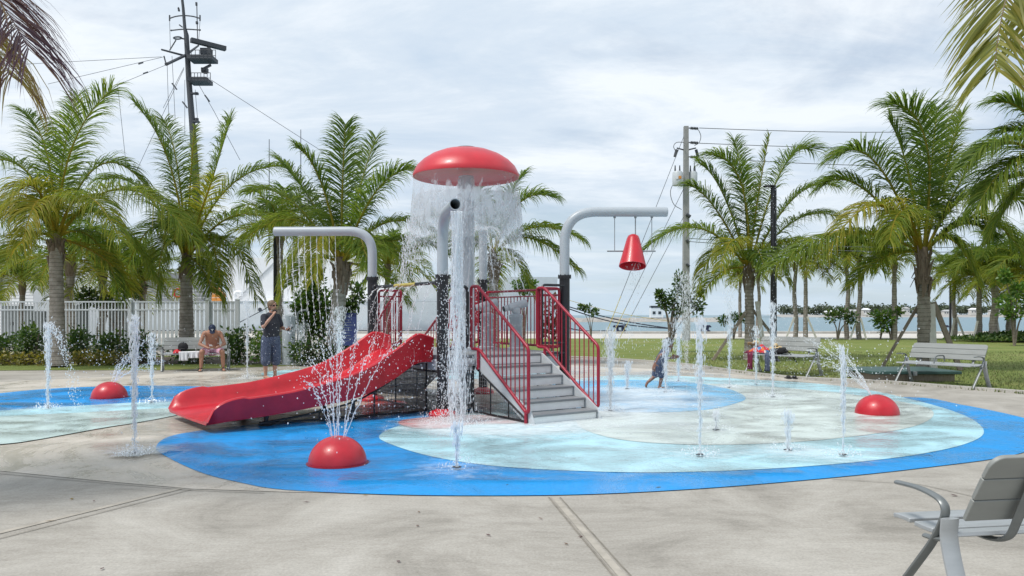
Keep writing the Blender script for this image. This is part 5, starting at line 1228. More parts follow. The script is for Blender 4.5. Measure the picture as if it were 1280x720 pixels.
# ================================================================== benches, people, fence, poles, ship
def make_bench():
    t = thing('park_bench', 'x', 'bench', (0, 0, 0), 0, 'grey metal park benches'); Lb = 1.62
    def slat(prof, name, m, x0, x1, th, rnd=0):
        """prof: list of (y, z) across the slat"""
        b = MB(); n = len(prof); nx = 24; vs = []
        for i in range(nx + 1):
            x = x0 + (x1 - x0) * i / nx
            e = min(x - x0, x1 - x) / rnd if rnd else 1
            for k, (y, z) in enumerate(prof): vs.append(V((x, y, z)))
        for i in range(nx + 1):
            for k in range(n):
                y, z = prof[k]; a = prof[max(0, k - 1)]; c = prof[min(n - 1, k + 1)]; d = V((0, c[0] - a[0], c[1] - a[1])).normalized(); nn = V((0, -d.z, d.y)); vs.append(vs[i * n + k] - nn * th)
        N0 = (nx + 1) * n; fs = []
        for i in range(nx):
            for k in range(n - 1):
                a, c = i * n + k, (i + 1) * n + k; fs.append((a, c, c + 1, a + 1)); fs.append((N0 + a, N0 + a + 1, N0 + c + 1, N0 + c))
            fs.append((i * n, N0 + i * n, N0 + (i + 1) * n, (i + 1) * n)); fs.append((i * n + n - 1, (i + 1) * n + n - 1, N0 + (i + 1) * n + n - 1, N0 + i * n + n - 1))
        for i in (0, nx):
            for k in range(n - 1): a = i * n + k; fs.append((a, a + 1, N0 + a + 1, N0 + a))
        b.add(vs, fs); return b.build(name, M[m], t, world=False, bev=.004)
    seat = [(-.03 + .44 * i / 14, .455 + .030 * (abs(i / 14 - .48) * 2) ** 2.2 - (.03 * max(0, (i - 10) / 4) ** 2)) for i in range(15)]
    xa, xb = .035, Lb - .035
    for a, c in ((0, 4), (5, 9), (10, 14)): slat(seat[a:c + 1], 'seat_slat', 'alu', xa, xb, .022)
    def backpt(s): return (-.06 - .15 * s - .02 * s * s, .55 + .315 * s)
    for k in range(3):
        s0, s1 = k / 3 + .008, (k + 1) / 3 - .008
        pr = [backpt(s0 + (s1 - s0) * i / 3) for i in range(4)]
        if k < 2: slat(pr, 'back_slat', 'alu_b', xa, xb, -.022)
        else:                                     # top slat with rounded upper corners
            r = .06; b = MB(); d = V((0, pr[-1][0] - pr[0][0], pr[-1][1] - pr[0][1])); h = d.length; d.normalize(); o0 = V((0, pr[0][0], pr[0][1])); pts = [(xa, 0), (xb, 0)]
            pts += [(xb - r + r * math.cos(a), h - r + r * math.sin(a)) for a in [R(90) * i / 8 for i in range(9)]] + [(xa + r - r * math.sin(a), h - r + r * math.cos(a)) for a in [R(90) * i / 8 for i in range(9)]]
            nn = V((0, d.z, -d.y)); b.extrude([o0 + V((x, 0, 0)) + d * y for x, y in pts], -nn * .022); b.build('back_slat', M['alu_b'], t, world=False, bev=.004)
    # end frames: flat bar from arm rest tip, round the elbow, down to the front foot; broad rear leg; ground bar
    for fx in (.0, Lb):
        arm = fillet([(fx, .33, .630), (fx, .14, .640), (fx, -.03, .605), (fx, .06, .43), (fx, .40, .012)], .13, 8); n = len(arm)
        b = MB(); b.tube(arm, [.011 + .004 * i / n for i in range(n)], 10, sx=1.7, ref=(0, 0, 1)); b.build('arm_frame', M['alu_dark'], t, world=False)
        leg = spline([V((fx, -.03, .545)), V((fx, -.03, .43)), V((fx, -.10, .22)), V((fx, -.20, .012))], 6)
        b = MB(); b.tube(leg, [.015] * len(leg), 10, sx=3.0, ref=(0, 1, 0)); b.build('rear_leg', M['alu'], t, world=False)
        b = MB(); b.tube(spline([(fx, .13, .425), (fx, .06, .43), (fx, -.03, .45)], 5), .018, 8, sx=.6, ref=(1, 0, 0)); b.build('seat_rail', M['alu_dark'], t, world=False)
        b = MB(); b.box((fx, .10, .010), (.05, .62, .016)); b.build('ground_bar', M['alu_dark'], t, world=False, bev=.003)
    for x in (.26, Lb - .26):
        b = MB(); pts = fillet([(x, -.245, .83), (x, -.075, .455), (x, .02, .425), (x, .36, .430)], .06, 6); b.tube(pts, .026, 8, sx=.45, ref=(1, 0, 0)); b.build('back_rib', M['alu_dark'], t, world=False)
    b = MB(); b.tube(fillet([(Lb / 2, -.04, .50), (Lb / 2, -.03, .62), (Lb / 2, .20, .625), (Lb / 2, .30, .58), (Lb / 2, .33, .45)], .05, 4), .014, 7); b.build('centre_arm', M['alu_dark'], t, world=False)
    return t
M['alu_b'] = mat('bench slat grey', (.27, .28, .265), .45, metal=.1, var=.06, scale=20, sx=(.2, 1, 1))
bench0 = make_bench()
def put_bench(px, py, rz, label, first=[True], L_=1.0):
    """left rear corner at photo pixel"""
    o = bench0 if first[0] else copy_tree(bench0); first[0] = False
    g = gnd(px, py) if not isinstance(px, V) else px; o.location = g; o.rotation_euler = (0, 0, rz); o['label'] = label; return o
nb = put_bench(V((1.945, 3.45, 0)), 0, R(9), 'grey bench seen from behind at the bottom right corner, nearest the camera')
# the distant benches face the pad: their front is turned to the camera, so they are turned half round
b3 = put_bench(V((0, 0, 0)), 0, R(120), 'empty pale grey bench facing the pad beside the green lid and braced palm')
b2 = put_bench(V((0, 0, 0)), 0, R(126), 'bench right of the lamp post with hats and bright towels on its left end')
b1 = put_bench(V((0, 0, 0)), 0, R(202), 'bench before the white fence where the capped man sits')
b3.location = (9.29, 15.12, 0); b2.location = (7.2, 18.15, 0); b2.scale = (1.06,) * 3; b1.location = (-7.6, 20.6, 0)

# ------------------------------------------------------------------ people
def cap_chain(b, pts, rr, n=10, flat=1.0, ref=None):
    """closed tapered limb with rounded ends"""
    pts = [V(p) for p in pts]; P2, R2 = [], []
    d0 = (pts[0] - pts[1]).normalized(); d1 = (pts[-1] - pts[-2]).normalized()
    for a in (80, 55, 28): P2.append(pts[0] + d0 * rr[0] * math.sin(R(a))); R2.append(rr[0] * math.cos(R(a)))
    P2 += pts; R2 += list(rr)
    for a in (28, 55, 80): P2.append(pts[-1] + d1 * rr[-1] * math.sin(R(a))); R2.append(rr[-1] * math.cos(R(a)))
    b.tube(P2, R2, n, sx=flat, ref=ref)
def remeshed(b, name, m, parent, vox=.008, smooth_it=3):
    o = b.build(name, m, None, smooth=True); md = o.modifiers.new('r', 'REMESH'); md.mode = 'VOXEL'; md.voxel_size = vox; md.use_smooth_shade = True
    s = o.modifiers.new('s', 'SMOOTH'); s.iterations = smooth_it; s.factor = .5
    dg = bpy.context.evaluated_depsgraph_get(); me = bpy.data.meshes.new_from_object(o.evaluated_get(dg)); o.modifiers.clear(); old = o.data; o.data = me; bpy.data.meshes.remove(old)
    me.name = name; me.polygons.foreach_set('use_smooth', [True] * len(me.polygons))
    o.parent = parent; return o
def hand(b, w, d, palm_n, side, curl, s=1.0):
    """w wrist, d pointing to the fingers, palm_n out of the palm, side towards the thumb"""
    w = V(w); d = V(d).normalized(); pn = V(palm_n).normalized(); sd = V(side).normalized()
    cap_chain(b, [w, w + d * .05 * s, w + d * .085 * s], [.026 * s, .036 * s, .036 * s], 10, .55, ref=sd)
    for k, (o, l) in enumerate(((.028, .072), (.010, .082), (-.010, .076), (-.027, .060))):
        p = w + d * .085 * s + sd * o * s; pts = [p]; dd = d
        for j, f in enumerate((.42, .33, .25)):
            dd = (dd + pn * curl * (.5 + .35 * j)).normalized(); pts.append(pts[-1] + dd * l * f * s)
        cap_chain(b, pts, [.0095 * s, .009 * s, .008 * s, .007 * s], 7)
    p = w + d * .025 * s + sd * .028 * s; t1 = p + (d * .5 + sd * .75 + pn * .2).normalized() * .04 * s; t2 = t1 + (d * .8 + sd * .1 + pn * (.3 + curl)).normalized() * .032 * s
    cap_chain(b, [p, t1, t2], [.014 * s, .011 * s, .009 * s], 7)
def head(b, c, f, up, s=1.0):
    """skull, jaw, nose, ears; returns frame"""
    c = V(c); f = V(f).normalized(); up = V(up); up = (up - f * up.dot(f)).normalized(); l = up.cross(f)
    Mh = Matrix((f, l, up)).transposed()
    b.blob(c + up * .02 * s, (.096 * s, .077 * s, .105 * s), 16, 12, Mh); b.blob(c + f * .028 * s - up * .055 * s, (.066 * s, .056 * s, .07 * s), 14, 10, Mh)
    b.blob(c + f * .098 * s - up * .018 * s, (.02 * s, .013 * s, .022 * s), 8, 6, Mh); b.blob(c + f * .088 * s + up * .012 * s, (.012 * s, .010 * s, .03 * s), 8, 6, Mh)
    b.blob(c + f * .088 * s - up * .062 * s, (.010 * s, .024 * s, .008 * s), 8, 6, Mh)
    for q in (1, -1): b.blob(c + l * q * .078 * s - f * .005 * s - up * .01 * s, (.018 * s, .010 * s, .03 * s), 8, 6, Mh)
    return c, f, l, up, Mh
def eyes(c, f, l, up, s, root):
    for q in (1, -1):
        b = MB(); b.blob(c + f * .083 * s + l * q * .031 * s + up * .008 * s, (.010 * s, .012 * s, .008 * s), 8, 6); b.build('eye', M['eye'], root, world=False)

# the man who stands drinking beside the slide: x forward, y his left
g = gnd(338.5, 473.5); g.z = 0
man = thing('person', 'man standing in a charcoal tee shirt and long navy print shorts, drinking from one hand', 'person', g, R(-32))
hs = 1.02; b = MB(); hc = V((.055, 0, 1.62)) * hs
for q in (1, -1):
    y = .105 * q; fx = .03 if q > 0 else -.03
    cap_chain(b, [(fx, y, .93), (fx + .02, y * 1.05, .50), (fx - .02, y * 1.05, .30), (fx - .015, y * 1.05, .075)], [.085, .056, .052, .036]); cap_chain(b, [(fx - .04, y * 1.05, .045), (fx + .06, y * 1.1, .035), (fx + .15, y * 1.2, .022)], [.038, .036, .024], 9)
    for k in range(5): cap_chain(b, [(fx + .13, y * 1.2 + (k - 2) * .015, .02), (fx + .175 - abs(k - 1.5) * .008, y * 1.2 + (k - 2) * .016, .014)], [.011, .009], 6)
cap_chain(b, [(0, 0, .93), (.02, 0, 1.08), (.015, 0, 1.25), (0, 0, 1.40)], [.13, .135, .145, .125], 14, 1.25, ref=(1, 0, 0)); cap_chain(b, [(0, .17, 1.42), (0, -.17, 1.42)], [.065, .065]); cap_chain(b, [(.0, 0, 1.42), (.03, 0, 1.53)], [.062, .058])
head(b, hc, (.97, .0, .10), (0, 0, 1))
el = V((.10, -.30, 1.19)); wr = V((.20, -.10, 1.46)); cap_chain(b, [(0, -.19, 1.42), el], [.054, .042]); cap_chain(b, [el, wr], [.042, .027]); hand(b, wr, (.05, .35, .55), (-.2, .3, -.1), (-.6, .1, .3), .8)
el2 = V((.06, .27, 1.16)); wr2 = V((.27, .24, 1.12)); cap_chain(b, [(0, .19, 1.42), el2], [.054, .042]); cap_chain(b, [el2, wr2], [.042, .027]); hand(b, wr2, (.8, .0, .1), (0, -.8, .2), (0, .1, .8), .8)
remeshed(b, 'body', M['skin'], man)
c, f, l, up, Mh = head(MB(), hc, (.97, 0, .10), (0, 0, 1)); eyes(c, f, l, up, 1, man)
b = MB(); b.box(c + f * .088 + up * .010, (.014, .135, .034), Mh); b.box(c + f * .03 + up * .012 + l * .08, (.11, .006, .012), Mh); b.box(c + f * .03 + up * .012 - l * .08, (.11, .006, .012), Mh); b.build('sunglasses', M['eye'], man, world=False, bev=.004)
b = MB(); b.blob(c + up * .042 - f * .022, (.112, .094, .108), 16, 10, Mh); b.blob(c - f * .06 - up * .03, (.055, .075, .09), 12, 8, Mh); remeshed(b, 'hair', M['hair'], man, .010)
b = MB(); b.blob(c + f * .045 - up * .082, (.062, .062, .05), 12, 8, Mh); remeshed(b, 'beard', M['hair'], man, .009)
b = MB(); cap_chain(b, [(0, 0, .96), (.025, 0, 1.08), (.02, 0, 1.25), (0, 0, 1.405)], [.150, .158, .160, .125], 16, 1.28, ref=(1, 0, 0)); cap_chain(b, [(0, .20, 1.415), (0, -.20, 1.415)], [.072, .072]); cap_chain(b, [(0, -.20, 1.41), V((0, -.19, 1.42)).lerp(el, .72)], [.075, .070]); cap_chain(b, [(0, .20, 1.41), V((0, .19, 1.42)).lerp(el2, .72)], [.075, .070]); remeshed(b, 'tee_shirt', M['tee'], man, .011)
b = MB(); cap_chain(b, [(0, 0, .90), (.005, 0, 1.0)], [.16, .150], 14, 1.2, ref=(1, 0, 0))
for q in (1, -1): cap_chain(b, [(.03 * q, .10 * q, .92), (.035 * q, .118 * q, .60), (.03 * q, .12 * q, .40)], [.12, .115, .112])
remeshed(b, 'shorts', M['navy'], man, .012)
def hl(o, root_rz, p): return o.location + Matrix.Rotation(root_rz, 3, 'Z') @ V(p)
p = hl(man, R(-32), (.20, -.045, 1.525)); b = MB(); b.lathe([(.026, -.045), (.032, -.04), (.033, .03), (.030, .045)], p, 14, M=Matrix.Rotation(R(35), 3, 'Y')); tag(b.build('drink_cup', M['black_cloth'], loc=p), 'small dark cup held at the standing man\'s mouth', 'cup')
p = hl(man, R(-32), (.37, .235, 1.14)); b = MB(); b.box(p, (.015, .075, .15), Matrix.Rotation(R(-32), 3, 'Z') @ Matrix.Rotation(R(50), 3, 'Y')); tag(b.build('phone', M['black_cloth'], loc=p, bev=.006), 'dark phone in the standing man\'s lower hand', 'phone')

# the man who sits on the far left bench, bent over his phone
sx_, sy_ = -7.93, 20.06
sit = thing('person', 'shirtless man in a navy cap and pink swim shorts sitting bent over on the bench', 'person', (sx_, sy_ + .28, 0), R(-70)); b = MB()
for q in (1, -1):
    kn = V((.44, .25 * q, .50)); an = V((.42, .27 * q, .08)); cap_chain(b, [(0, .10 * q, .52), kn], [.092, .064]); cap_chain(b, [kn, V((.40, .26 * q, .32)), an], [.062, .057, .038]); cap_chain(b, [an - V((.05, 0, .03)), an + V((.08, .01 * q, -.045)), an + V((.16, .02 * q, -.055))], [.038, .036, .026], 9)
    for k in range(5): cap_chain(b, [an + V((.14, .02 * q + (k - 2) * .015, -.057)), an + V((.19, .02 * q + (k - 2) * .016, -.062))], [.011, .009], 6)
cap_chain(b, [(-.02, 0, .53), (.06, 0, .70), (.18, 0, .87), (.29, 0, .985)], [.135, .14, .15, .12], 14, 1.22, ref=(1, 0, -.4)); cap_chain(b, [(.28, .17, .98), (.28, -.17, .98)], [.068, .068]); cap_chain(b, [(.30, 0, 1.01), (.37, 0, 1.06)], [.062, .06])
hc2 = V((.43, 0, 1.08)); hf, hu = (.62, .04, -.78), (.78, 0, .62); head(b, hc2, hf, hu)
for q in (1, -1):
    sh = V((.28, .20 * q, .97)); e_ = V((.36, .30 * q, .70)); w_ = V((.50, .09 * q, .60)); cap_chain(b, [sh, e_], [.056, .044]); cap_chain(b, [e_, w_], [.044, .028]); hand(b, w_, (.3, -.55 * q, .1), (0, 0, .3), (.7, 0, .3), .8)
remeshed(b, 'body', M['skin_tan'], sit); c, f, l, up, Mh = head(MB(), hc2, hf, hu); eyes(c, f, l, up, 1, sit)
b = MB(); b.blob(c + up * .045 - f * .012, (.110, .092, .085), 16, 10, Mh); b.blob(c + f * .115 + up * .045, (.075, .075, .012), 14, 6, Mh); cpo = remeshed(b, 'cap', M['cap'], sit, .010)
b = MB(); q0 = c + f * .082 + up * .078
for a_, b_ in (((-.022, .03), (0, .0)), ((.022, .03), (0, .0)), ((0, 0), (0, -.03))): b.bar(q0 + l * a_[0] + up * a_[1] * .8 + f * (.0 - a_[1] * .5), q0 + l * b_[0] + up * b_[1] * .8 + f * (.0 - b_[1] * .5), .009, .02, up=f)
b.build('cap_emblem', M['white_cloth'], cpo, world=False)
b = MB(); b.blob(c - f * .05 - up * .03, (.055, .074, .07), 12, 8, Mh); remeshed(b, 'hair', M['hair_dark'], sit, .010)
b = MB(); cap_chain(b, [(-.05, 0, .52), (.02, 0, .58)], [.15, .145], 14, 1.25, ref=(1, 0, 0))
for q in (1, -1): cap_chain(b, [(0, .11 * q, .525), V((0, .10 * q, .52)).lerp(V((.44, .25 * q, .50)), .72)], [.115, .100])
remeshed(b, 'shorts', M['pink'], sit, .011)
for q in (1, -1):
    b = MB(); an = V((.42, .27 * q, .08)); b.box(an + V((.065, .015 * q, -.072)), (.27, .095, .022)); b.tube(fillet([an + V((.06, .015 * q - .05, -.06)), an + V((.07, .015 * q - .045, .0)), an + V((.07, .015 * q + .045, .0)), an + V((.06, .015 * q + .05, -.06))], .02, 4), .010, 6); b.build('sandal', M['sole'], sit, world=False, bev=.008)
p = sit.location + Matrix.Rotation(R(-70), 3, 'Z') @ V((.55, -.02, .63)); b = MB(); b.box(p, (.075, .012, .15), Matrix.Rotation(R(40), 3, 'X')); tag(b.build('phone', M['sign_white'], loc=p, bev=.005), 'small pale phone in the sitting man\'s hands', 'phone')

# the child running through the jets
g = gnd(822, 486); kid = thing('person', 'small child in wet navy shirt and shorts running through the jets', 'person', (g.x, g.y, 0), R(12)); b = MB(); k = 1.0
hp = V((.02, 0, .46)); sh0 = V((.15, 0, .74)); hc3 = V((.235, .0, .885))
cap_chain(b, [hp + V((0, -.055, 0)), (.06, -.06, .24), (.02, -.06, .05)], [.058, .044, .028]); cap_chain(b, [(.0, -.06, .03), (.07, -.065, .022), (.11, -.07, .015)], [.028, .026, .018], 8)
cap_chain(b, [hp + V((0, .055, 0)), (-.03, .06, .25), (-.19, .06, .12)], [.058, .044, .028]); cap_chain(b, [(-.19, .06, .12), (-.22, .06, .06), (-.205, .06, .02)], [.028, .026, .018], 8)
cap_chain(b, [hp, hp.lerp(sh0, .5), sh0], [.085, .090, .075], 12, 1.2, ref=(1, 0, -.3)); cap_chain(b, [sh0 + V((0, .09, -.01)), sh0 + V((0, -.09, -.01))], [.042, .042]); cap_chain(b, [sh0, hc3 - V((.02, 0, .06))], [.042, .04])
head(b, hc3, (.95, 0, -.2), (.2, 0, .95), .86)
e_ = V((-.03, -.16, .66)); w_ = V((-.13, -.17, .50)); cap_chain(b, [sh0 + V((0, -.10, -.01)), e_], [.034, .028]); cap_chain(b, [e_, w_], [.028, .019]); hand(b, w_, (-.2, 0, -.8), (.5, .3, 0), (.3, -.2, .1), .55)
e_ = V((.20, .15, .58)); w_ = V((.33, .10, .60)); cap_chain(b, [sh0 + V((0, .10, -.01)), e_], [.034, .028]); cap_chain(b, [e_, w_], [.028, .019]); hand(b, w_, (.8, -.1, .2), (0, -.5, -.2), (0, .2, .7), .55)
remeshed(b, 'body', M['skin_dark'], kid, .007); c, f, l, up, Mh = head(MB(), hc3, (.95, 0, -.2), (.2, 0, .95), .86); eyes(c, f, l, up, .86, kid)
b = MB(); b.blob(c + up * .035 - f * .018, (.095, .083, .092), 16, 10, Mh); b.blob(c - f * .06 - up * .01, (.05, .07, .08), 12, 8, Mh); b.blob(c - f * .085 - up * .07, (.035, .05, .06), 10, 6, Mh); remeshed(b, 'hair', M['hair_dark'], kid, .009)
b = MB(); cap_chain(b, [hp + V((0, 0, .02)), hp.lerp(sh0, .5), sh0 - V((0, 0, .01))], [.097, .102, .084], 14, 1.22, ref=(1, 0, -.3)); cap_chain(b, [sh0 + V((0, .11, -.015)), sh0 + V((0, -.11, -.015))], [.05, .05]); remeshed(b, 'shirt', M['navy'], kid, .009)
b = MB(); cap_chain(b, [hp, hp + V((.01, 0, .05))], [.098, .098], 12, 1.15, ref=(1, 0, 0)); cap_chain(b, [hp + V((0, -.06, -.01)), (.05, -.065, .28)], [.076, .074]); cap_chain(b, [hp + V((0, .06, -.01)), (-.02, .065, .28)], [.076, .074]); remeshed(b, 'shorts', M['navy'], kid, .010)

# ------------------------------------------------------------------ things on and by the benches
def cloth(name, m, pts_fn, nu, nv, label, cat, th=.012, loc=None):
    b = MB(); vs = [V(pts_fn(i / nu, j / nv)) for i in range(nu + 1) for j in range(nv + 1)]; n = nv + 1
    b.add(vs, [(i * n + j, (i + 1) * n + j, (i + 1) * n + j + 1, i * n + j + 1) for i in range(nu) for j in range(nv)])
    o = b.build(name, M[m], loc=loc or vs[0]); s = o.modifiers.new('t', 'SOLIDIFY'); s.thickness = th; return tag(o, label, cat)
def bp(o, x, y, z):                              # point in a bench's own frame
    s = o.scale[0]; return o.location + Matrix.Rotation(o.rotation_euler[2], 3, 'Z') @ (V((x, y, z)) * s)
rc = random.Random(14)
Lb = 1.80
def heap(o, x0, x1, y0, y1, z0, h, seed):
    rr = random.Random(seed); ph = [rr.uniform(0, 6.28) for _ in range(4)]
    return lambda u, v: bp(o, x0 + (x1 - x0) * u, y0 + (y1 - y0) * v, z0 + h * (math.sin(math.pi * u) * math.sin(math.pi * v)) ** .6 * (1 + .3 * math.sin(u * 11 + ph[0]) * math.sin(v * 9 + ph[1])) + .008)
cloth('beach_towel', 'towel', heap(b2, 1.08, 1.60, .02, .36, .48, .17, 1), 22, 14, 'crumpled red, orange and blue beach towel heaped on the second bench', 'towel')
def drape(o, x0, x1, ztop, zbot, y0, amp, seed):
    rr = random.Random(seed); ph = rr.uniform(0, 6.28)
    def f(u, v):
        if v < .3: return bp(o, x0 + (x1 - x0) * u, .2 + (y0 - .2) * v / .3, ztop + .01)
        w = (v - .3) / .7; return bp(o, x0 + (x1 - x0) * (.5 + (u - .5) * (1 - .12 * math.sin(w * 3))), y0 + .02 + amp * math.sin(u * 14 + ph) * w, ztop - (ztop - zbot) * w)
    return f
cloth('towel', 'maroon', drape(b2, 1.50, 1.34, .49, .10, .44, .02, 2), 14, 14, 'maroon towel hanging from the second bench seat nearly to the ground', 'towel')
cloth('towel', 'maroon', heap(b2, 1.52, 1.66, .06, .40, .47, .06, 5), 10, 8, 'small maroon cloth over the left end of the second bench', 'cloth')
cloth('trousers', 'navy', drape(b2, 1.02, .88, .49, .08, .44, .02, 3), 14, 14, 'dark navy trousers hanging over the middle of the second bench', 'trousers')
def hat(p, s, m, label, tilt):
    t = thing('sun_hat', label, 'hat', p); Mx_ = Matrix.Rotation(tilt[0], 3, 'X') @ Matrix.Rotation(tilt[1], 3, 'Y')
    b = MB(); b.lathe([(.0, .115 * s), (.05 * s, .112 * s), (.083 * s, .085 * s), (.095 * s, .01 * s), (.095 * s, .0)], (0, 0, 0), 24, M=Mx_); b.build('crown', M[m], t, world=False)
    b = MB(); b.lathe([(.09 * s, .008), (.15 * s, .0), (.205 * s, -.018 * s), (.205 * s, -.026 * s), (.15 * s, -.008), (.09 * s, .0)], (0, 0, 0), 28, M=Mx_); b.build('brim', M[m], t, world=False)
    b = MB(); b.lathe([(.0965 * s, .008 * s), (.0965 * s, .03 * s), (.094 * s, .034 * s)], (0, 0, 0), 24, M=Mx_); b.build('hat_band', M['black_cloth'], t, world=False)
hat(bp(b2, 1.48, .18, .66), 1.0, 'straw', 'wide straw sun hat resting on the bright towel heap', (R(-14), R(24)))
b = MB(); q = bp(b2, .84, .2, .50); b.blob(q + V((0, 0, .05)), (.22, .14, .085), 16, 10, jit=.08, rng=rc); bag = b.build('shoulder_bag', M['black_cloth'], loc=q); tag(bag, 'soft black bag lying on the second bench under a tan hat', 'bag')
b = MB(); b.tube(spline([q + V((.12, -.12, .10)), q + V((.24, -.14, -.02)), q + V((.34, -.16, -.16)), q + V((.38, -.16, -.22))], 5), .014, 6); b.build('strap', M['black_cloth'], bag)
hat(bp(b2, .92, .2, .64), .72, 'straw', 'small tan hat on top of the black bag', (R(10), R(-8)))
for i, dx_ in enumerate((0, .13)):
    q = V((at(984, 0, 17.55).x + dx_, 17.5 - .02 * i, 0)); b = MB()
    b.box(q + V((0, 0, .014)), (.085, .25, .028)); b.blob(q + V((0, -.03, .05)), (.04, .10, .038), 10, 6); tag(b.build('shoe', M['sole'], loc=q, bev=.008), 'left dark shoe of the pair under the second bench' if i == 0 else 'right dark shoe of the pair under the second bench', 'shoe')
cloth('tee_shirt', 'white_cloth', drape(b1, 1.22, 1.0, .49, .28, .43, .03, 7), 12, 10, 'white shirt hanging over the seat edge left of the sitting man', 'shirt')
cloth('towel', 'red_cloth', heap(b1, 1.15, 1.36, .06, .40, .47, .09, 8), 12, 10, 'red cloth bunched on the seat beside the white shirt', 'cloth')
cloth('striped_cloth', 'white_cloth', drape(b1, 1.0, .72, .49, .34, .43, .04, 9), 12, 10, 'white cloth with blue marks spread on the seat next to the sitting man', 'cloth')
for k in range(4):
    pass
b = MB(); q = bp(b1, 1.12, .18, .56); b.blob(q + V((0, 0, .07)), (.13, .11, .12), 14, 10, jit=.05, rng=rc); b.blob(q + V((0, -.1, .02)), (.10, .09, .02), 12, 6); bg_ = b.build('cap', M['black_cloth'], loc=q); tag(bg_, 'black cap and bundle on top of the red cloth on the far left bench', 'cap')
# green lid of the irrigation box, with its timber curb
q = V((at(1128, 0, 17.2).x, 17.35, 0)); t = thing('irrigation_box', 'low dark green lid on a timber curb beside the right bench', 'utility box', q)
b = MB(); b.box((0, 0, .085), (1.75, 1.35, .17)); b.build('curb', M['wood'], t, world=False, bev=.01)
b = MB(); b.box((0, 0, .205), (1.95, 1.55, .07)); b.build('cover', M['green_lid'], t, world=False, bev=.015)
b = MB(); b.box((-.05, -.78, .19), (.09, .03, .09)); b.build('latch', M['grey_mid'], t, world=False, bev=.004)

# ------------------------------------------------------------------ fence and things behind it
fY = 27.0; k = fY / FPX
def fx(px): return (px - 640) * k
def fence(label, x0, x1, posts, seed, y=fY, zb=.35, zt=1.92, step=.115, pw=.028):
    t = thing('picket_fence', label, 'fence', (fx(x0), y, 0), 0, 'white picket fence panels')
    b = MB(); x = fx(x0) + .06
    while x < fx(x1) - .04: b.box((x, y, (zb + zt - .02) / 2), (pw, .022, zt - .02 - zb)); x += step
    b.build('picket', M['fence'], t, smooth=False)
    for z in (zt, zt - .28, zb + .08):
        b = MB(); b.box(((fx(x0) + fx(x1)) / 2, y, z), (fx(x1) - fx(x0), .045, .05)); b.build('rail', M['fence'], t, smooth=False)
    for p in posts:
        b = MB(); b.box((fx(p), y - .01, 1.0), (.13, .13, 2.0)); b.add([(fx(p) - .075, y - .085, 2.0), (fx(p) + .075, y - .085, 2.0), (fx(p) + .075, y + .065, 2.0), (fx(p) - .075, y + .065, 2.0), (fx(p), y - .01, 2.06)], [(0, 1, 4), (1, 2, 4), (2, 3, 4), (3, 0, 4)]); b.build('post', M['fence'], t, smooth=False)
fence('open white picket fence at the left edge, cut by the picture frame', -70, 62, [-33, 62], 1)
fence('open white picket fence run between the leftmost palm and the second', 64, 163, [163], 2)
fence('white picket fence run behind the bench where the capped man sits', 165, 260, [260], 3, step=.15, pw=.095)
fence('short close boarded end of the white fence right of the sitting man\'s head', 262, 297, [297], 4, step=.15, pw=.11)
CB = [(22, 28, 34, 1.75, 'grey electrical cabinet behind the fence at the left edge'), (48, 24, 33, 1.5, 'grey electrical cabinet behind the fence left of the leftmost palm'), (93, 26, 33, 1.75, 'wide grey cabinet behind the fence right of the leftmost palm'), (150, 20, 35, 1.9, 'grey cabinet behind the fence before the second palm')]
for px, wpx, Y, h, lb in CB:
    x = (px - 640) * Y / FPX; w_ = wpx * Y / FPX; t = thing('utility_cabinet', lb, 'cabinet', (x, Y, 0), 0, 'grey cabinets behind the fence')
    b = MB(); b.box((0, 0, .06), (w_ + .1, .8, .12)); b.build('plinth', M['kerb'], t, world=False, smooth=False)
    b = MB(); b.box((0, 0, .12 + h / 2), (w_, .7, h)); b.build('housing', M['cabinet'], t, world=False, bev=.02)
    for q in (-1, 1): b = MB(); b.box((q * w_ / 4, -.36, .12 + h / 2), (w_ / 2 - .06, .025, h - .12)); dd = b.build('door', M['cabinet'], t, world=False, bev=.008); b = MB(); b.box((q * .06, -.385, .12 + h * .55), (.03, .03, .14)); b.build('handle', M['black'], dd, world=False)
# white clapboard building at the far left with a lantern and a blue banner
t = thing('white_building', 'white clapboard building at the left edge beyond the fence', 'building', (-27.5, 40, 0))
def bx_(px): return (px - 640) * 40 / FPX
b = MB(); b.box(((bx_(42) - 36) / 2, 44, 2.1), (bx_(42) + 36, 8, 4.2)); 
for i in range(26): z = .1 + i * .16; b.add([(-36, 39.985, z + .158), (bx_(42), 39.985, z + .158), (bx_(42), 39.965, z), (-36, 39.965, z)], [(0, 1, 2, 3), (3, 2, 1, 0)])
b.build('wall', M['ship_white'], t, smooth=False)
b = MB(); b.box(((bx_(42) - 36) / 2, 44, 4.3), (bx_(42) + 36.6, 8.8, .2)); b.build('roof', M['roof'], t, smooth=False)
q = V((bx_(7), 39.8, at(0, 343, 40).z)); b = MB(); b.box(q + V((0, .08, .28)), (.1, .12, .08)); b.lathe([(.05, .3), (.16, .14), (.14, .12), (.11, -.14), (.05, -.18)], q, 6); b.build('wall_lantern', M['black'], t)
q = V((bx_(-5), 39.9, 0)); b = MB(); b.box((bx_(0) - .1, 39.9, at(0, 358, 40).z), (.5, .05, 1.6)); b.build('banner', M['blue_sign'], t, smooth=False)

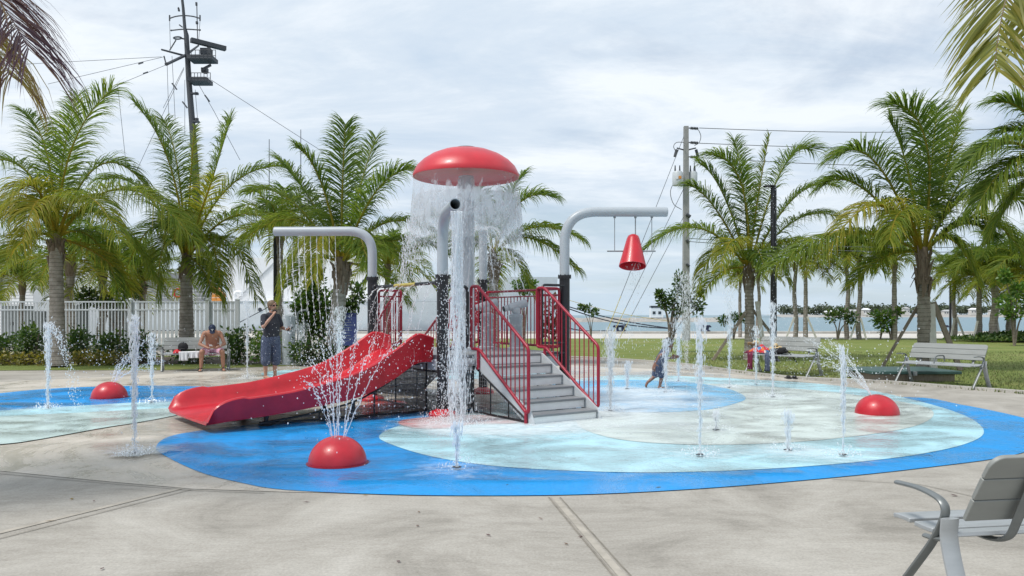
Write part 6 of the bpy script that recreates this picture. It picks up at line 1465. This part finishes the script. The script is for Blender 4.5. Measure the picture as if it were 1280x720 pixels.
# ------------------------------------------------------------------ lamp posts, bollard, sign, pole
def lamp(label, px, ptop, Y, arm, r=.075):
    x = (px - 640) * Y / FPX; H = CH + (HOR - ptop) * Y / FPX; t = thing('lamp_post', label, 'lamp post', (x, Y, 0), 0, 'black lamp posts')
    b = MB(); b.tube([(0, 0, 0), (0, 0, H)], [r * 1.12, r], 14); b.lathe([(r * 2.2, 0), (r * 2.2, .05), (r * 1.5, .09), (r * 1.3, .3)], (0, 0, 0), 14); b.build('post', M['black'], t, world=False)
    b = MB(); b.blob((arm * .25, 0, H + .03), (abs(arm) * .42, .13, .045), 18, 8); b.build('lamp_head', M['black'], t, world=False)
    b = MB(); b.lathe([(.11, -.012), (.11, 0), (.0, 0)], (arm * .35, 0, H - .012), 16); b.build('lens', M['sign_white'], t, world=False)
lamp('tall black lamp post behind the second bench at the right', 967, 234, 24.0, -.5, .09)
lamp('thin black lamp post behind the drinking man, half lost in palm fronds', 344, 268, 27.0, .5, .06)
lamp('distant black lamp post beside the slim palm at the right', 1188, 352, 50.0, -.5, .07)
q = gnd(361, 456); hb = CH + (HOR - 393) * q.y / FPX; t = thing('steel_bollard', 'thick grey steel bollard with a dome top just right of the drinking man', 'bollard', q)
b = MB(); r_ = 8.2 * q.y / FPX; b.lathe([(r_, 0), (r_, hb - .1), (r_ * .93, hb - .04), (r_ * .6, hb - .005), (0, hb)], (0, 0, 0), 24); b.build('shaft', M['grey_pipe'], t, world=False)
b = MB(); b.lathe([(r_ * 1.5, 0), (r_ * 1.5, .02), (r_ * 1.02, .03)], (0, 0, 0), 24); b.build('base_plate', M['grey_mid'], t, world=False)
q = V((at(372, 0, 23).x, 23, 0)); b = MB(); b.tube(fillet([q, q + V((0, 0, 1.55)), q + V((.28, 0, 1.62)), q + V((.34, 0, 1.45))], .12, 5), .03, 8); b.tube([q + V((.20, 0, 0)), q + V((.20, 0, 1.3))], .03, 8); tag(b.build('shower_pipe', M['grey_mid'], loc=q), 'bent grey standpipe right of the grey bollard', 'standpipe')
q = V((at(434, 0, 22.0).x, 22.0, 0)); t = thing('rules_sign', 'blue park notice board behind the slide railing', 'sign', q)
zt_, zb_ = at(0, 391, 22).z, at(0, 432, 22).z
b = MB(); b.box((0, 0, (zt_ + zb_) / 2 - .0), (.54, .04, zt_ - zb_)); bd_ = b.build('board', M['blue_sign'], t, world=False, bev=.006)
b = MB(); b.box((0, -.023, zt_ - .06), (.52, .008, .10)); b.build('header', mat('navy header', (.02, .03, .14), .5), bd_, world=False)
b = MB()
for j in range(9):
    w_ = .30 + .12 * ((j * 37) % 5) / 5; b.box((-.23 + w_ / 2, -.022, zt_ - .20 - j * .075), (w_, .005, .014))
b.build('text_lines', M['cabinet'], bd_, world=False)
for s_ in (-.23, .23): b = MB(); b.tube([(s_, .03, 0), (s_, .03, zt_ - .02)], .025, 8); b.build('post', M['grey_mid'], t, world=False)

pY = 44.0; pole = thing('utility_pole', 'tall grey utility pole with transformers right of the red bucket', 'utility pole', (at(857, 0, pY).x, pY, 0)); X0 = at(857.5, 0, pY).x
Ht = at(0, 158, pY).z; b = MB(); b.add([(X0 + a * w_, pY + c * w_, z) for z, w_ in ((0, .2), (Ht, .125)) for a, c in ((-1, -1), (1, -1), (1, 1), (-1, 1))], [(0, 1, 5, 4), (1, 2, 6, 5), (2, 3, 7, 6), (3, 0, 4, 7), (4, 5, 6, 7)]); b.build('shaft', M['pole'], pole, smooth=False)
def pp(px, py, dy=0): return at(px, py, pY + dy)
for py in (160, 178, 196):
    b = MB(); a, c = pp(861, py, -.25), pp(873, py + .8, -.25); b.tube([a, c], .035, 8)
    for i in range(5): e = a.lerp(c, .2 + .16 * i); b.tube([e, e + (c - a).normalized() * .05], .085, 8)
    b.build('insulator', M['ship_grey'], pole)
for (px, py, sgn) in ((846, 192, -1), (870, 190, 1)):
    b = MB(); b.tube([pp(857, 188), pp(px, 188 - 3)], .04, 6); b.tube([pp(px, 187), pp(px + 2.5 * sgn, 196)], .085, 8); b.build('cutout_fuse', M['ship_grey'], pole)
for (x_, w_) in ((847, .30), (866, .26)):
    b = MB(); e = pp(x_, 232, .15 if x_ > 857 else -.25); b.lathe([(w_ * .95, 0), (w_, .04), (w_, .72), (w_ * .8, .80), (w_ * .3, .84)], e, 16); tr_ = b.build('transformer', M['grey_light'], pole)
    b = MB()
    for dx_ in (-.14, .12): b.tube([e + V((dx_, 0, .8)), e + V((dx_, 0, 1.15))], [.05, .03], 8)
    b.build('bushing', M['ship_grey'], tr_)
    if x_ < 857:
        b = MB(); b.box(e + V((.07, -.31, .42)), (.16, .02, .16)); b.build('warning_tag', M['orange'], tr_, smooth=False); b = MB(); b.box(e + V((-.1, -.31, .40)), (.14, .02, .14)); b.build('number_tag', M['sign_white'], tr_, smooth=False)
b = MB(); b.tube(spline([pp(873, 162, -.25), pp(876, 170, -.25), pp(874, 178, -.25), pp(868, 182, -.25)], 5), .02, 5); b.tube(spline([pp(845, 190), pp(842, 183), pp(846, 178), pp(856, 178)], 5), .02, 5); b.tube(spline([pp(843, 226), pp(838, 240), pp(842, 255), pp(852, 262)], 5), .02, 5); b.tube(spline([pp(866, 222), pp(868, 205), pp(870, 198)], 5), .02, 5); b.build('jumper_wire', M['wirecable'], pole)
for i, (x_, y_, rr) in enumerate([(863, 268, .1), (861, 300, .08), (862, 330, .07)]): b = MB(); b.tube([pp(858, y_, -.25), pp(x_, y_ + 3, -.25)], rr, 8); b.build('bracket', M['ship_grey'], pole)
WL = ['topmost power line running right from the utility pole', 'second power line running right from the utility pole', 'third power line running right from the utility pole', 'upper low line crossing behind the right palms', 'lower low line crossing behind the right palms']
for i, (y0, y1) in enumerate([(160, 148), (179, 168), (197, 196), (298, 299), (302, 306)]):
    p, q = pp(874 if i < 3 else 862, y0, -.25), at(1420, y1, 46 - i); c_ = [p.lerp(q, j / 24) - V((0, 0, .5 * math.sin(math.pi * j / 24))) for j in range(25)]; b = MB(); b.tube(c_, .020, 5); tag(b.build('power_line', M['wirecable'], loc=p), WL[i], 'power line', 'power lines from the utility pole')
GW = ['guy wire from the pole to the ground beside the handrail, leftmost of three', 'middle guy wire from the pole with a yellow guard at its foot', 'guy wire nearest the pole, ending by the water\'s edge']
for i, (x1, y1, Y1, ytop) in enumerate([(752, 430, 36, 170), (760, 428, 37, 235), (772, 420, 40, 270)]):
    p, q = pp(855, ytop), at(x1, y1, Y1); q.z = max(0, min(q.z, .05)); t = thing('guy_wire', GW[i], 'guy wire', q, 0, 'guy wires of the utility pole'); b = MB(); b.tube([q, p], .016, 5); b.build('wire', M['wirecable'], t)
    b = MB(); b.tube([q.lerp(p, .01), q.lerp(p, .20)], .018, 6); b.build('guard', M['yellow'], t)

# ------------------------------------------------------------------ quay furniture and mooring lines
BL = ['pair of dark blue mooring posts on the quay right of the handrail, left one', 'pair of dark blue mooring posts on the quay right of the handrail, right one', 'dark blue mooring post on the quay right of the leafy tree', 'second dark blue mooring post right of the leafy tree', 'dark box shaped mooring post by the water at the far right']
for i, px in enumerate((771, 779, 877, 884, 1181)):
    q = V((at(px, 0, 60.4).x, 60.4, .18)); b = MB(); b.lathe([(.26, 0), (.26, .06), (.16, .1), (.14, .32), (.26, .40), (.27, .47), (.2, .50), (0, .50)], q, 14); b.box(q + V((0, 0, .36)), (.62, .12, .1)); tag(b.build('mooring_post', M['bitt'], loc=q), BL[i], 'bollard', 'mooring posts along the quay')
ML = ['upper dark mooring line sagging from the ship to the quay', 'lower dark mooring line sagging from the ship to the quay', 'dark mooring line lying low over the quay kerb', 'yellow mooring line running down from the bow']
for i, (a, c, Y0, Y1, sag, m_) in enumerate([((700, 380), (842, 411), 64, 60, .25, 'rope'), ((700, 382), (850, 411), 64, 60.6, .5, 'rope'), ((690, 404), (765, 413), 64, 60, .3, 'rope'), ((700, 372), (860, 404), 65, 61, .3, 'yellow')]):
    p, q = at(*a, Y0), at(*c, Y1); cv = [p.lerp(q, j / 20) - V((0, 0, sag * math.sin(math.pi * j / 20))) for j in range(21)]; b = MB(); b.tube(cv, .045 if m_ == 'rope' else .02, 6); tag(b.build('mooring_line', M[m_], loc=p), ML[i], 'mooring line', 'mooring lines of the white ship')

# ------------------------------------------------------------------ the white ship
sY = 66.0; sk = sY / FPX
def sxp(px): return (px - 640) * sk
ship = thing('museum_ship', 'long white moored cutter with red bow stripe and dark radar mast', 'ship', (-20, 70, -1.2))
b = MB(); secs = []
xs = [-62, -50, -40, -30, -24, -18, -13, -11, -9, -4, 0, 2.5, 4.2]
for x in xs:
    f_ = max(0, (x + 14) / 18.2); zt_ = 2.6 + 2.0 * min(1, max(0, (x + 13) / 4)) + .35 * f_; hb = 4.6 * max(.015, 1 - f_ ** 2.2); cy = 70.6
    wl = max(.01, hb * (.985 - .2 * f_)); secs.append([(x - f_ * 1.2, cy - wl * .86, -2.2), (x - f_ * .9, cy - wl, -1.0), (x - f_ * .4, cy - (hb + wl) / 2, .8), (x, cy - hb, zt_), (x, cy - hb + .12 * min(1, hb), zt_), (x, cy + hb - .12 * min(1, hb), zt_), (x, cy + hb, zt_), (x - f_ * .9, cy + wl, -1.0), (x - f_ * 1.2, cy + wl * .86, -2.2)])
n = 9; b.add([p for s_ in secs for p in s_], [(i * n + k_, (i + 1) * n + k_, (i + 1) * n + k_ + 1, i * n + k_ + 1) for i in range(len(xs) - 1) for k_ in range(n - 1)] + [tuple(range(n))]); hull = b.build('hull', M['ship_white'], ship)
# bow stripes follow the plating, 2 cm proud of it
def hull_pt(x, z):
    for i in range(len(xs) - 1):
        if xs[i] <= x <= xs[i + 1]: break
    f_ = (x - xs[i]) / (xs[i + 1] - xs[i]); A = [V(secs[i][k_]).lerp(V(secs[i + 1][k_]), f_) for k_ in range(4)]
    for k_ in range(3):
        if A[k_].z <= z <= A[k_ + 1].z or k_ == 2: g_ = (z - A[k_].z) / (A[k_ + 1].z - A[k_].z); return A[k_].lerp(A[k_ + 1], g_)
def stripe(x0, wd, m_, name):
    b = MB(); vs = []
    for j in range(9):
        z = .2 + 3.9 * j / 8
        for a in (0, .33, .66, 1): p = hull_pt(x0 + wd * a + .55 * (z - 1), min(z, 4.4)); vs.append(p + V((.01, -.03, 0)))
    b.add(vs, [(j * 4 + a, j * 4 + a + 1, j * 4 + 5 + a, j * 4 + 4 + a) for j in range(8) for a in range(3)]); b.build(name, M[m_], hull, smooth=False)
stripe(-5.2, 2.6, 'ship_red', 'red_stripe')
b = MB(); b.box((-29, 65.93, -.2), (56, .16, .7)); b.build('rubbing_strake', M['ship_grey'], hull, smooth=False)
b = MB(); b.tube([(sxp(325), 65.97, at(0, 387, 66).z), (sxp(325), 66.05, at(0, 387, 66).z)], .17, 14); b.build('porthole', M['glass_dark'], hull)
b = MB(); b.box((-29, 66.0, 2.62), (58, .10, .09)); b.build('deck_edge', M['grey_light'], hull, smooth=False)
# deckhouse with sloping front, vents, railings
zt1 = at(0, 322, 67).z; b = MB(); xa, xb = sxp(278), sxp(478)
b.extrude([(xa, 67.2, 2.62), (xb + 1.2, 67.2, 2.62), (xb, 67.2, 4.6), (xb - 1.6, 67.2, zt1), (xa, 67.2, zt1)], (0, 6.5, 0)); dh = b.build('deckhouse', M['ship_white'], ship, smooth=False)
b = MB(); b.extrude([(sxp(360), 67.9, zt1 + .01), (xb - 3.2, 67.9, zt1 + .01), (xb - 3.8, 67.9, zt1 + 2.0), (sxp(362), 67.9, zt1 + 2.0)], (0, 5, 0)); b.build('bridge', M['ship_white'], dh, smooth=False)
for px in (386, 402, 418, 434): b = MB(); b.box((sxp(px), 67.88, zt1 + 1.2), (.75, .08, .6)); b.build('window', M['glass_dark'], dh, smooth=False)
for px in (303, 392, 452): b = MB(); b.tube([(sxp(px), 67.18, 4.4), (sxp(px), 67.24, 4.4)], .2, 14); b.build('porthole', M['glass_dark'], dh)
b = MB(); b.bar((xa + 1.0, 67.15, 3.0), (xa + 4.4, 67.15, zt1 - .1), .08, .08); b.build('ladder_rail', M['grey_light'], dh, smooth=False)
for (px, h_) in ((290, .75), (343, .55)):
    x = sxp(px); b = MB(); b.tube(fillet([(x, 66.7, 2.6), (x, 66.7, 2.7 + h_), (x + .55, 66.7, 2.7 + h_), (x + .55, 66.7, 2.7 + h_ - .35)], .3, 6), .16, 12); b.build('deck_vent', M['ship_white'], ship)
b = MB()
for i in range(26): x = -60 + i * 1.55; b.tube([(x, 66.15, 2.6), (x, 66.15, 3.6)], .025, 5)
for z in (2.95, 3.28, 3.6): b.tube([(-60, 66.15, z), (-20.6, 66.15, z)], .015, 5)
b.build('deck_railing', M['ship_white'], ship)
b = MB(); b.box((-33.5, 70.5, 3.9), (12, 5, 2.6)); b.box((-46, 70.5, 3.5), (9, 5, 1.8)); b.build('after_deckhouse', mat('grey deckhouse paint', (.22, .23, .25), .6), ship, smooth=False)  # after deckhouse in one even grey, darker than the white hull
ox = sxp(262); b = MB(); b.extrude([(ox - .1, 66.6, 2.62), (ox + .9, 66.6, 2.62), (ox + .9, 66.6, 3.3), (ox + .25, 66.6, 3.9), (ox - .1, 66.6, 3.9)], (0, .8, 0)); b.bar((ox, 67, 3.9), (ox - .6, 67, 4.6), .12, .12); b.build('boat_davit', M['orange'], ship, smooth=False)
b = MB(); b.tube([(sxp(222), 66.2, 3.35 + .35 * math.sin(a)) if False else (sxp(222) + .35 * math.cos(a), 66.1, 3.35 + .35 * math.sin(a)) for a in [i * .3927 for i in range(16)]], .09, 8, closed=True); b.build('life_ring', M['red_cloth'], ship)
b = MB(); b.bar((sxp(301), 65.7, at(0, 403, 65.7).z), (sxp(333), 65.7, at(0, 386, 65.7).z), .06, .06); b.bar((sxp(350), 65.7, at(0, 374, 65.7).z), (sxp(333), 65.7, at(0, 386, 65.7).z), .06, .06); b.build('gangway_rail', M['ship_grey'], ship, smooth=False)
# mast
mY = 70.0
def m3(px, py, dy=0): return at(px, py, mY + dy)
mp_ = [(226, -16), (229, 10), (231, 35), (233, 44), (236, 100), (240, 150), (246, 240), (250, 330)]
b = MB(); b.tube([m3(*p) for p in mp_], [.11, .13, .15, .22, .25, .28, .33, .36], 10); ms = b.build('mast', M['ship_grey'], ship)
def sub(name, fn):
    b = MB(); fn(b); return b.build(name, M['ship_grey'], ms)
def y1(b):
    b.tube(spline([m3(212, 23), m3(220, 20.5), m3(230, 19.5), m3(241, 20.5), m3(250, 23)], 5), .06, 6); b.tube([m3(212, 19), m3(212, 26)], .07, 6); b.tube([m3(250, 19), m3(250, 26)], .07, 6)
sub('signal_yard', y1); sub('signal_yard', lambda b: (b.tube(spline([m3(214, 38), m3(231, 36.5), m3(250, 37.5)], 5), .06, 6), b.blob(m3(214, 38), .09, 6, 4), b.blob(m3(250, 37.5), .09, 6, 4)))
sub('whip_antenna', lambda b: (b.tube([m3(246, 5), m3(247, 52)], .045, 6), b.tube([m3(245.4, 3), m3(245.6, 7)], .1, 6), b.tube([m3(246, 27), m3(246.3, 30)], .12, 6)))
sub('loop_antenna', lambda b: (b.tube([m3(222 + 5 * math.cos(a), 47.5 + 1.4 * math.sin(a), 1.0 * math.sin(a)) for a in [i * .524 for i in range(12)]], .07, 6, closed=True), b.tube([m3(220, 50), m3(212, 63)], .06, 6), b.tube([m3(227, 48), m3(232, 49)], .07, 6)))
sub('yard_arm', lambda b: b.tube([m3(202, 62, -3), m3(232, 70), m3(236, 70)], [.08, .10, .12], 6)); sub('yard_arm', lambda b: b.tube([m3(209, 80, -4), m3(232, 69), m3(248, 57, 3)], [.13, .14, .09], 6))
def plat(x0, x1, yb, yt, name):
    def f(b):
        b.box((m3((x0 + x1) / 2, 0).x, mY - .2, m3(0, yb - 1.5).z), ((x1 - x0) * mY / FPX, 1.6, .35)); b.bar(m3(x0 - 2, yb - 8), m3(x0 + 10, yb - 1), .12, .12)
        for y_ in (mY - 1.0, mY + .6):
            for j in range(7): x = x0 + (x1 - x0) * j / 6; b.tube([at(x, yb - 2, y_), at(x, yt, y_)], .03, 4)
            for q in (0, .5): b.tube([at(x0, yt + (yb - yt) * q, y_), at(x1, yt + (yb - yt) * q, y_)], .03, 4)
        b.tube([at(x1, yt, mY - 1), at(x1, yt, mY + .6)], .03, 4)
    sub(name, f)
plat(239, 269.5, 76.5, 62.5, 'radar_platform'); plat(239, 263, 104, 91, 'lower_platform')
sub('radar_scanner', lambda b: (b.bar(m3(238.5, 50, -1), m3(282, 61, 1), .45, .38), b.tube([m3(261, 56), m3(261.5, 70)], .16, 8), b.box(m3(258, 65), (.9, .7, .55))))
sub('small_radar', lambda b: (b.bar(m3(252.5, 87, -.5), m3(263, 81.5, .5), .2, .2), b.tube([m3(257, 85), m3(257, 92)], .14, 8), b.box(m3(256, 88), (.5, .5, .4))))
sub('mast_light', lambda b: (b.box(m3(242, 117), (.7, .4, .12)), b.box(m3(246, 117), (.25, .3, .2)), b.box(m3(243, 152), (.8, .5, .15)), b.lathe([(.18, 0), (.18, .3), (.08, .34)], m3(246, 152), 8)))
sub('halyard_block', lambda b: (b.tube([m3(205, 70, -2), m3(207, 78, -2)], .06, 5), b.blob(m3(208, 80, -3), .16, 8, 6), b.tube([m3(223, 10), m3(224, 14)], .09, 5), b.tube([m3(223, 9), m3(223, 14)], .05, 5), b.tube([m3(224, 31), m3(228, 34)], .06, 5)))
RG = [((202, 71), (-40, 84)), ((205, 71), (60, 105)), ((208, 81), (147, 106)), ((147, 106), (158, 210)), ((264, 100), (382, 176)), ((382, 176), (470, 232)), ((230, 84), (204, 135)), ((230, 86), (170, 215)), ((209, 82), (211, 150)), ((215, 70), (219, 150)), ((231, 100), (231, 170)), ((248, 105), (268, 140)), ((268, 140), (300, 200)), ((244, 112), (247, 150)), ((212, 26), (213, 62)), ((250, 26), (248, 58))]
b = MB()
for p, q in RG: b.tube([m3(*p), m3(*q)], .022, 4)
for (px, py) in ((176, 79), (152, 104), (182, 91), (218, 108), (259, 123), (231, 131)):
    b.tube([m3(px - 3, py + (1 if px < 200 else -4)), m3(px + 3, py - (1 if px < 200 else -4))], .07, 5)
b.build('rigging', M['wirecable'], ms)
for px, y0 in ((336.5, 174), (376, 162)): b = MB(); b.tube([at(px, y0, 69), at(px, 330, 69)], [.03, .06], 6); b.build('whip_antenna', M['ship_grey'], ship)
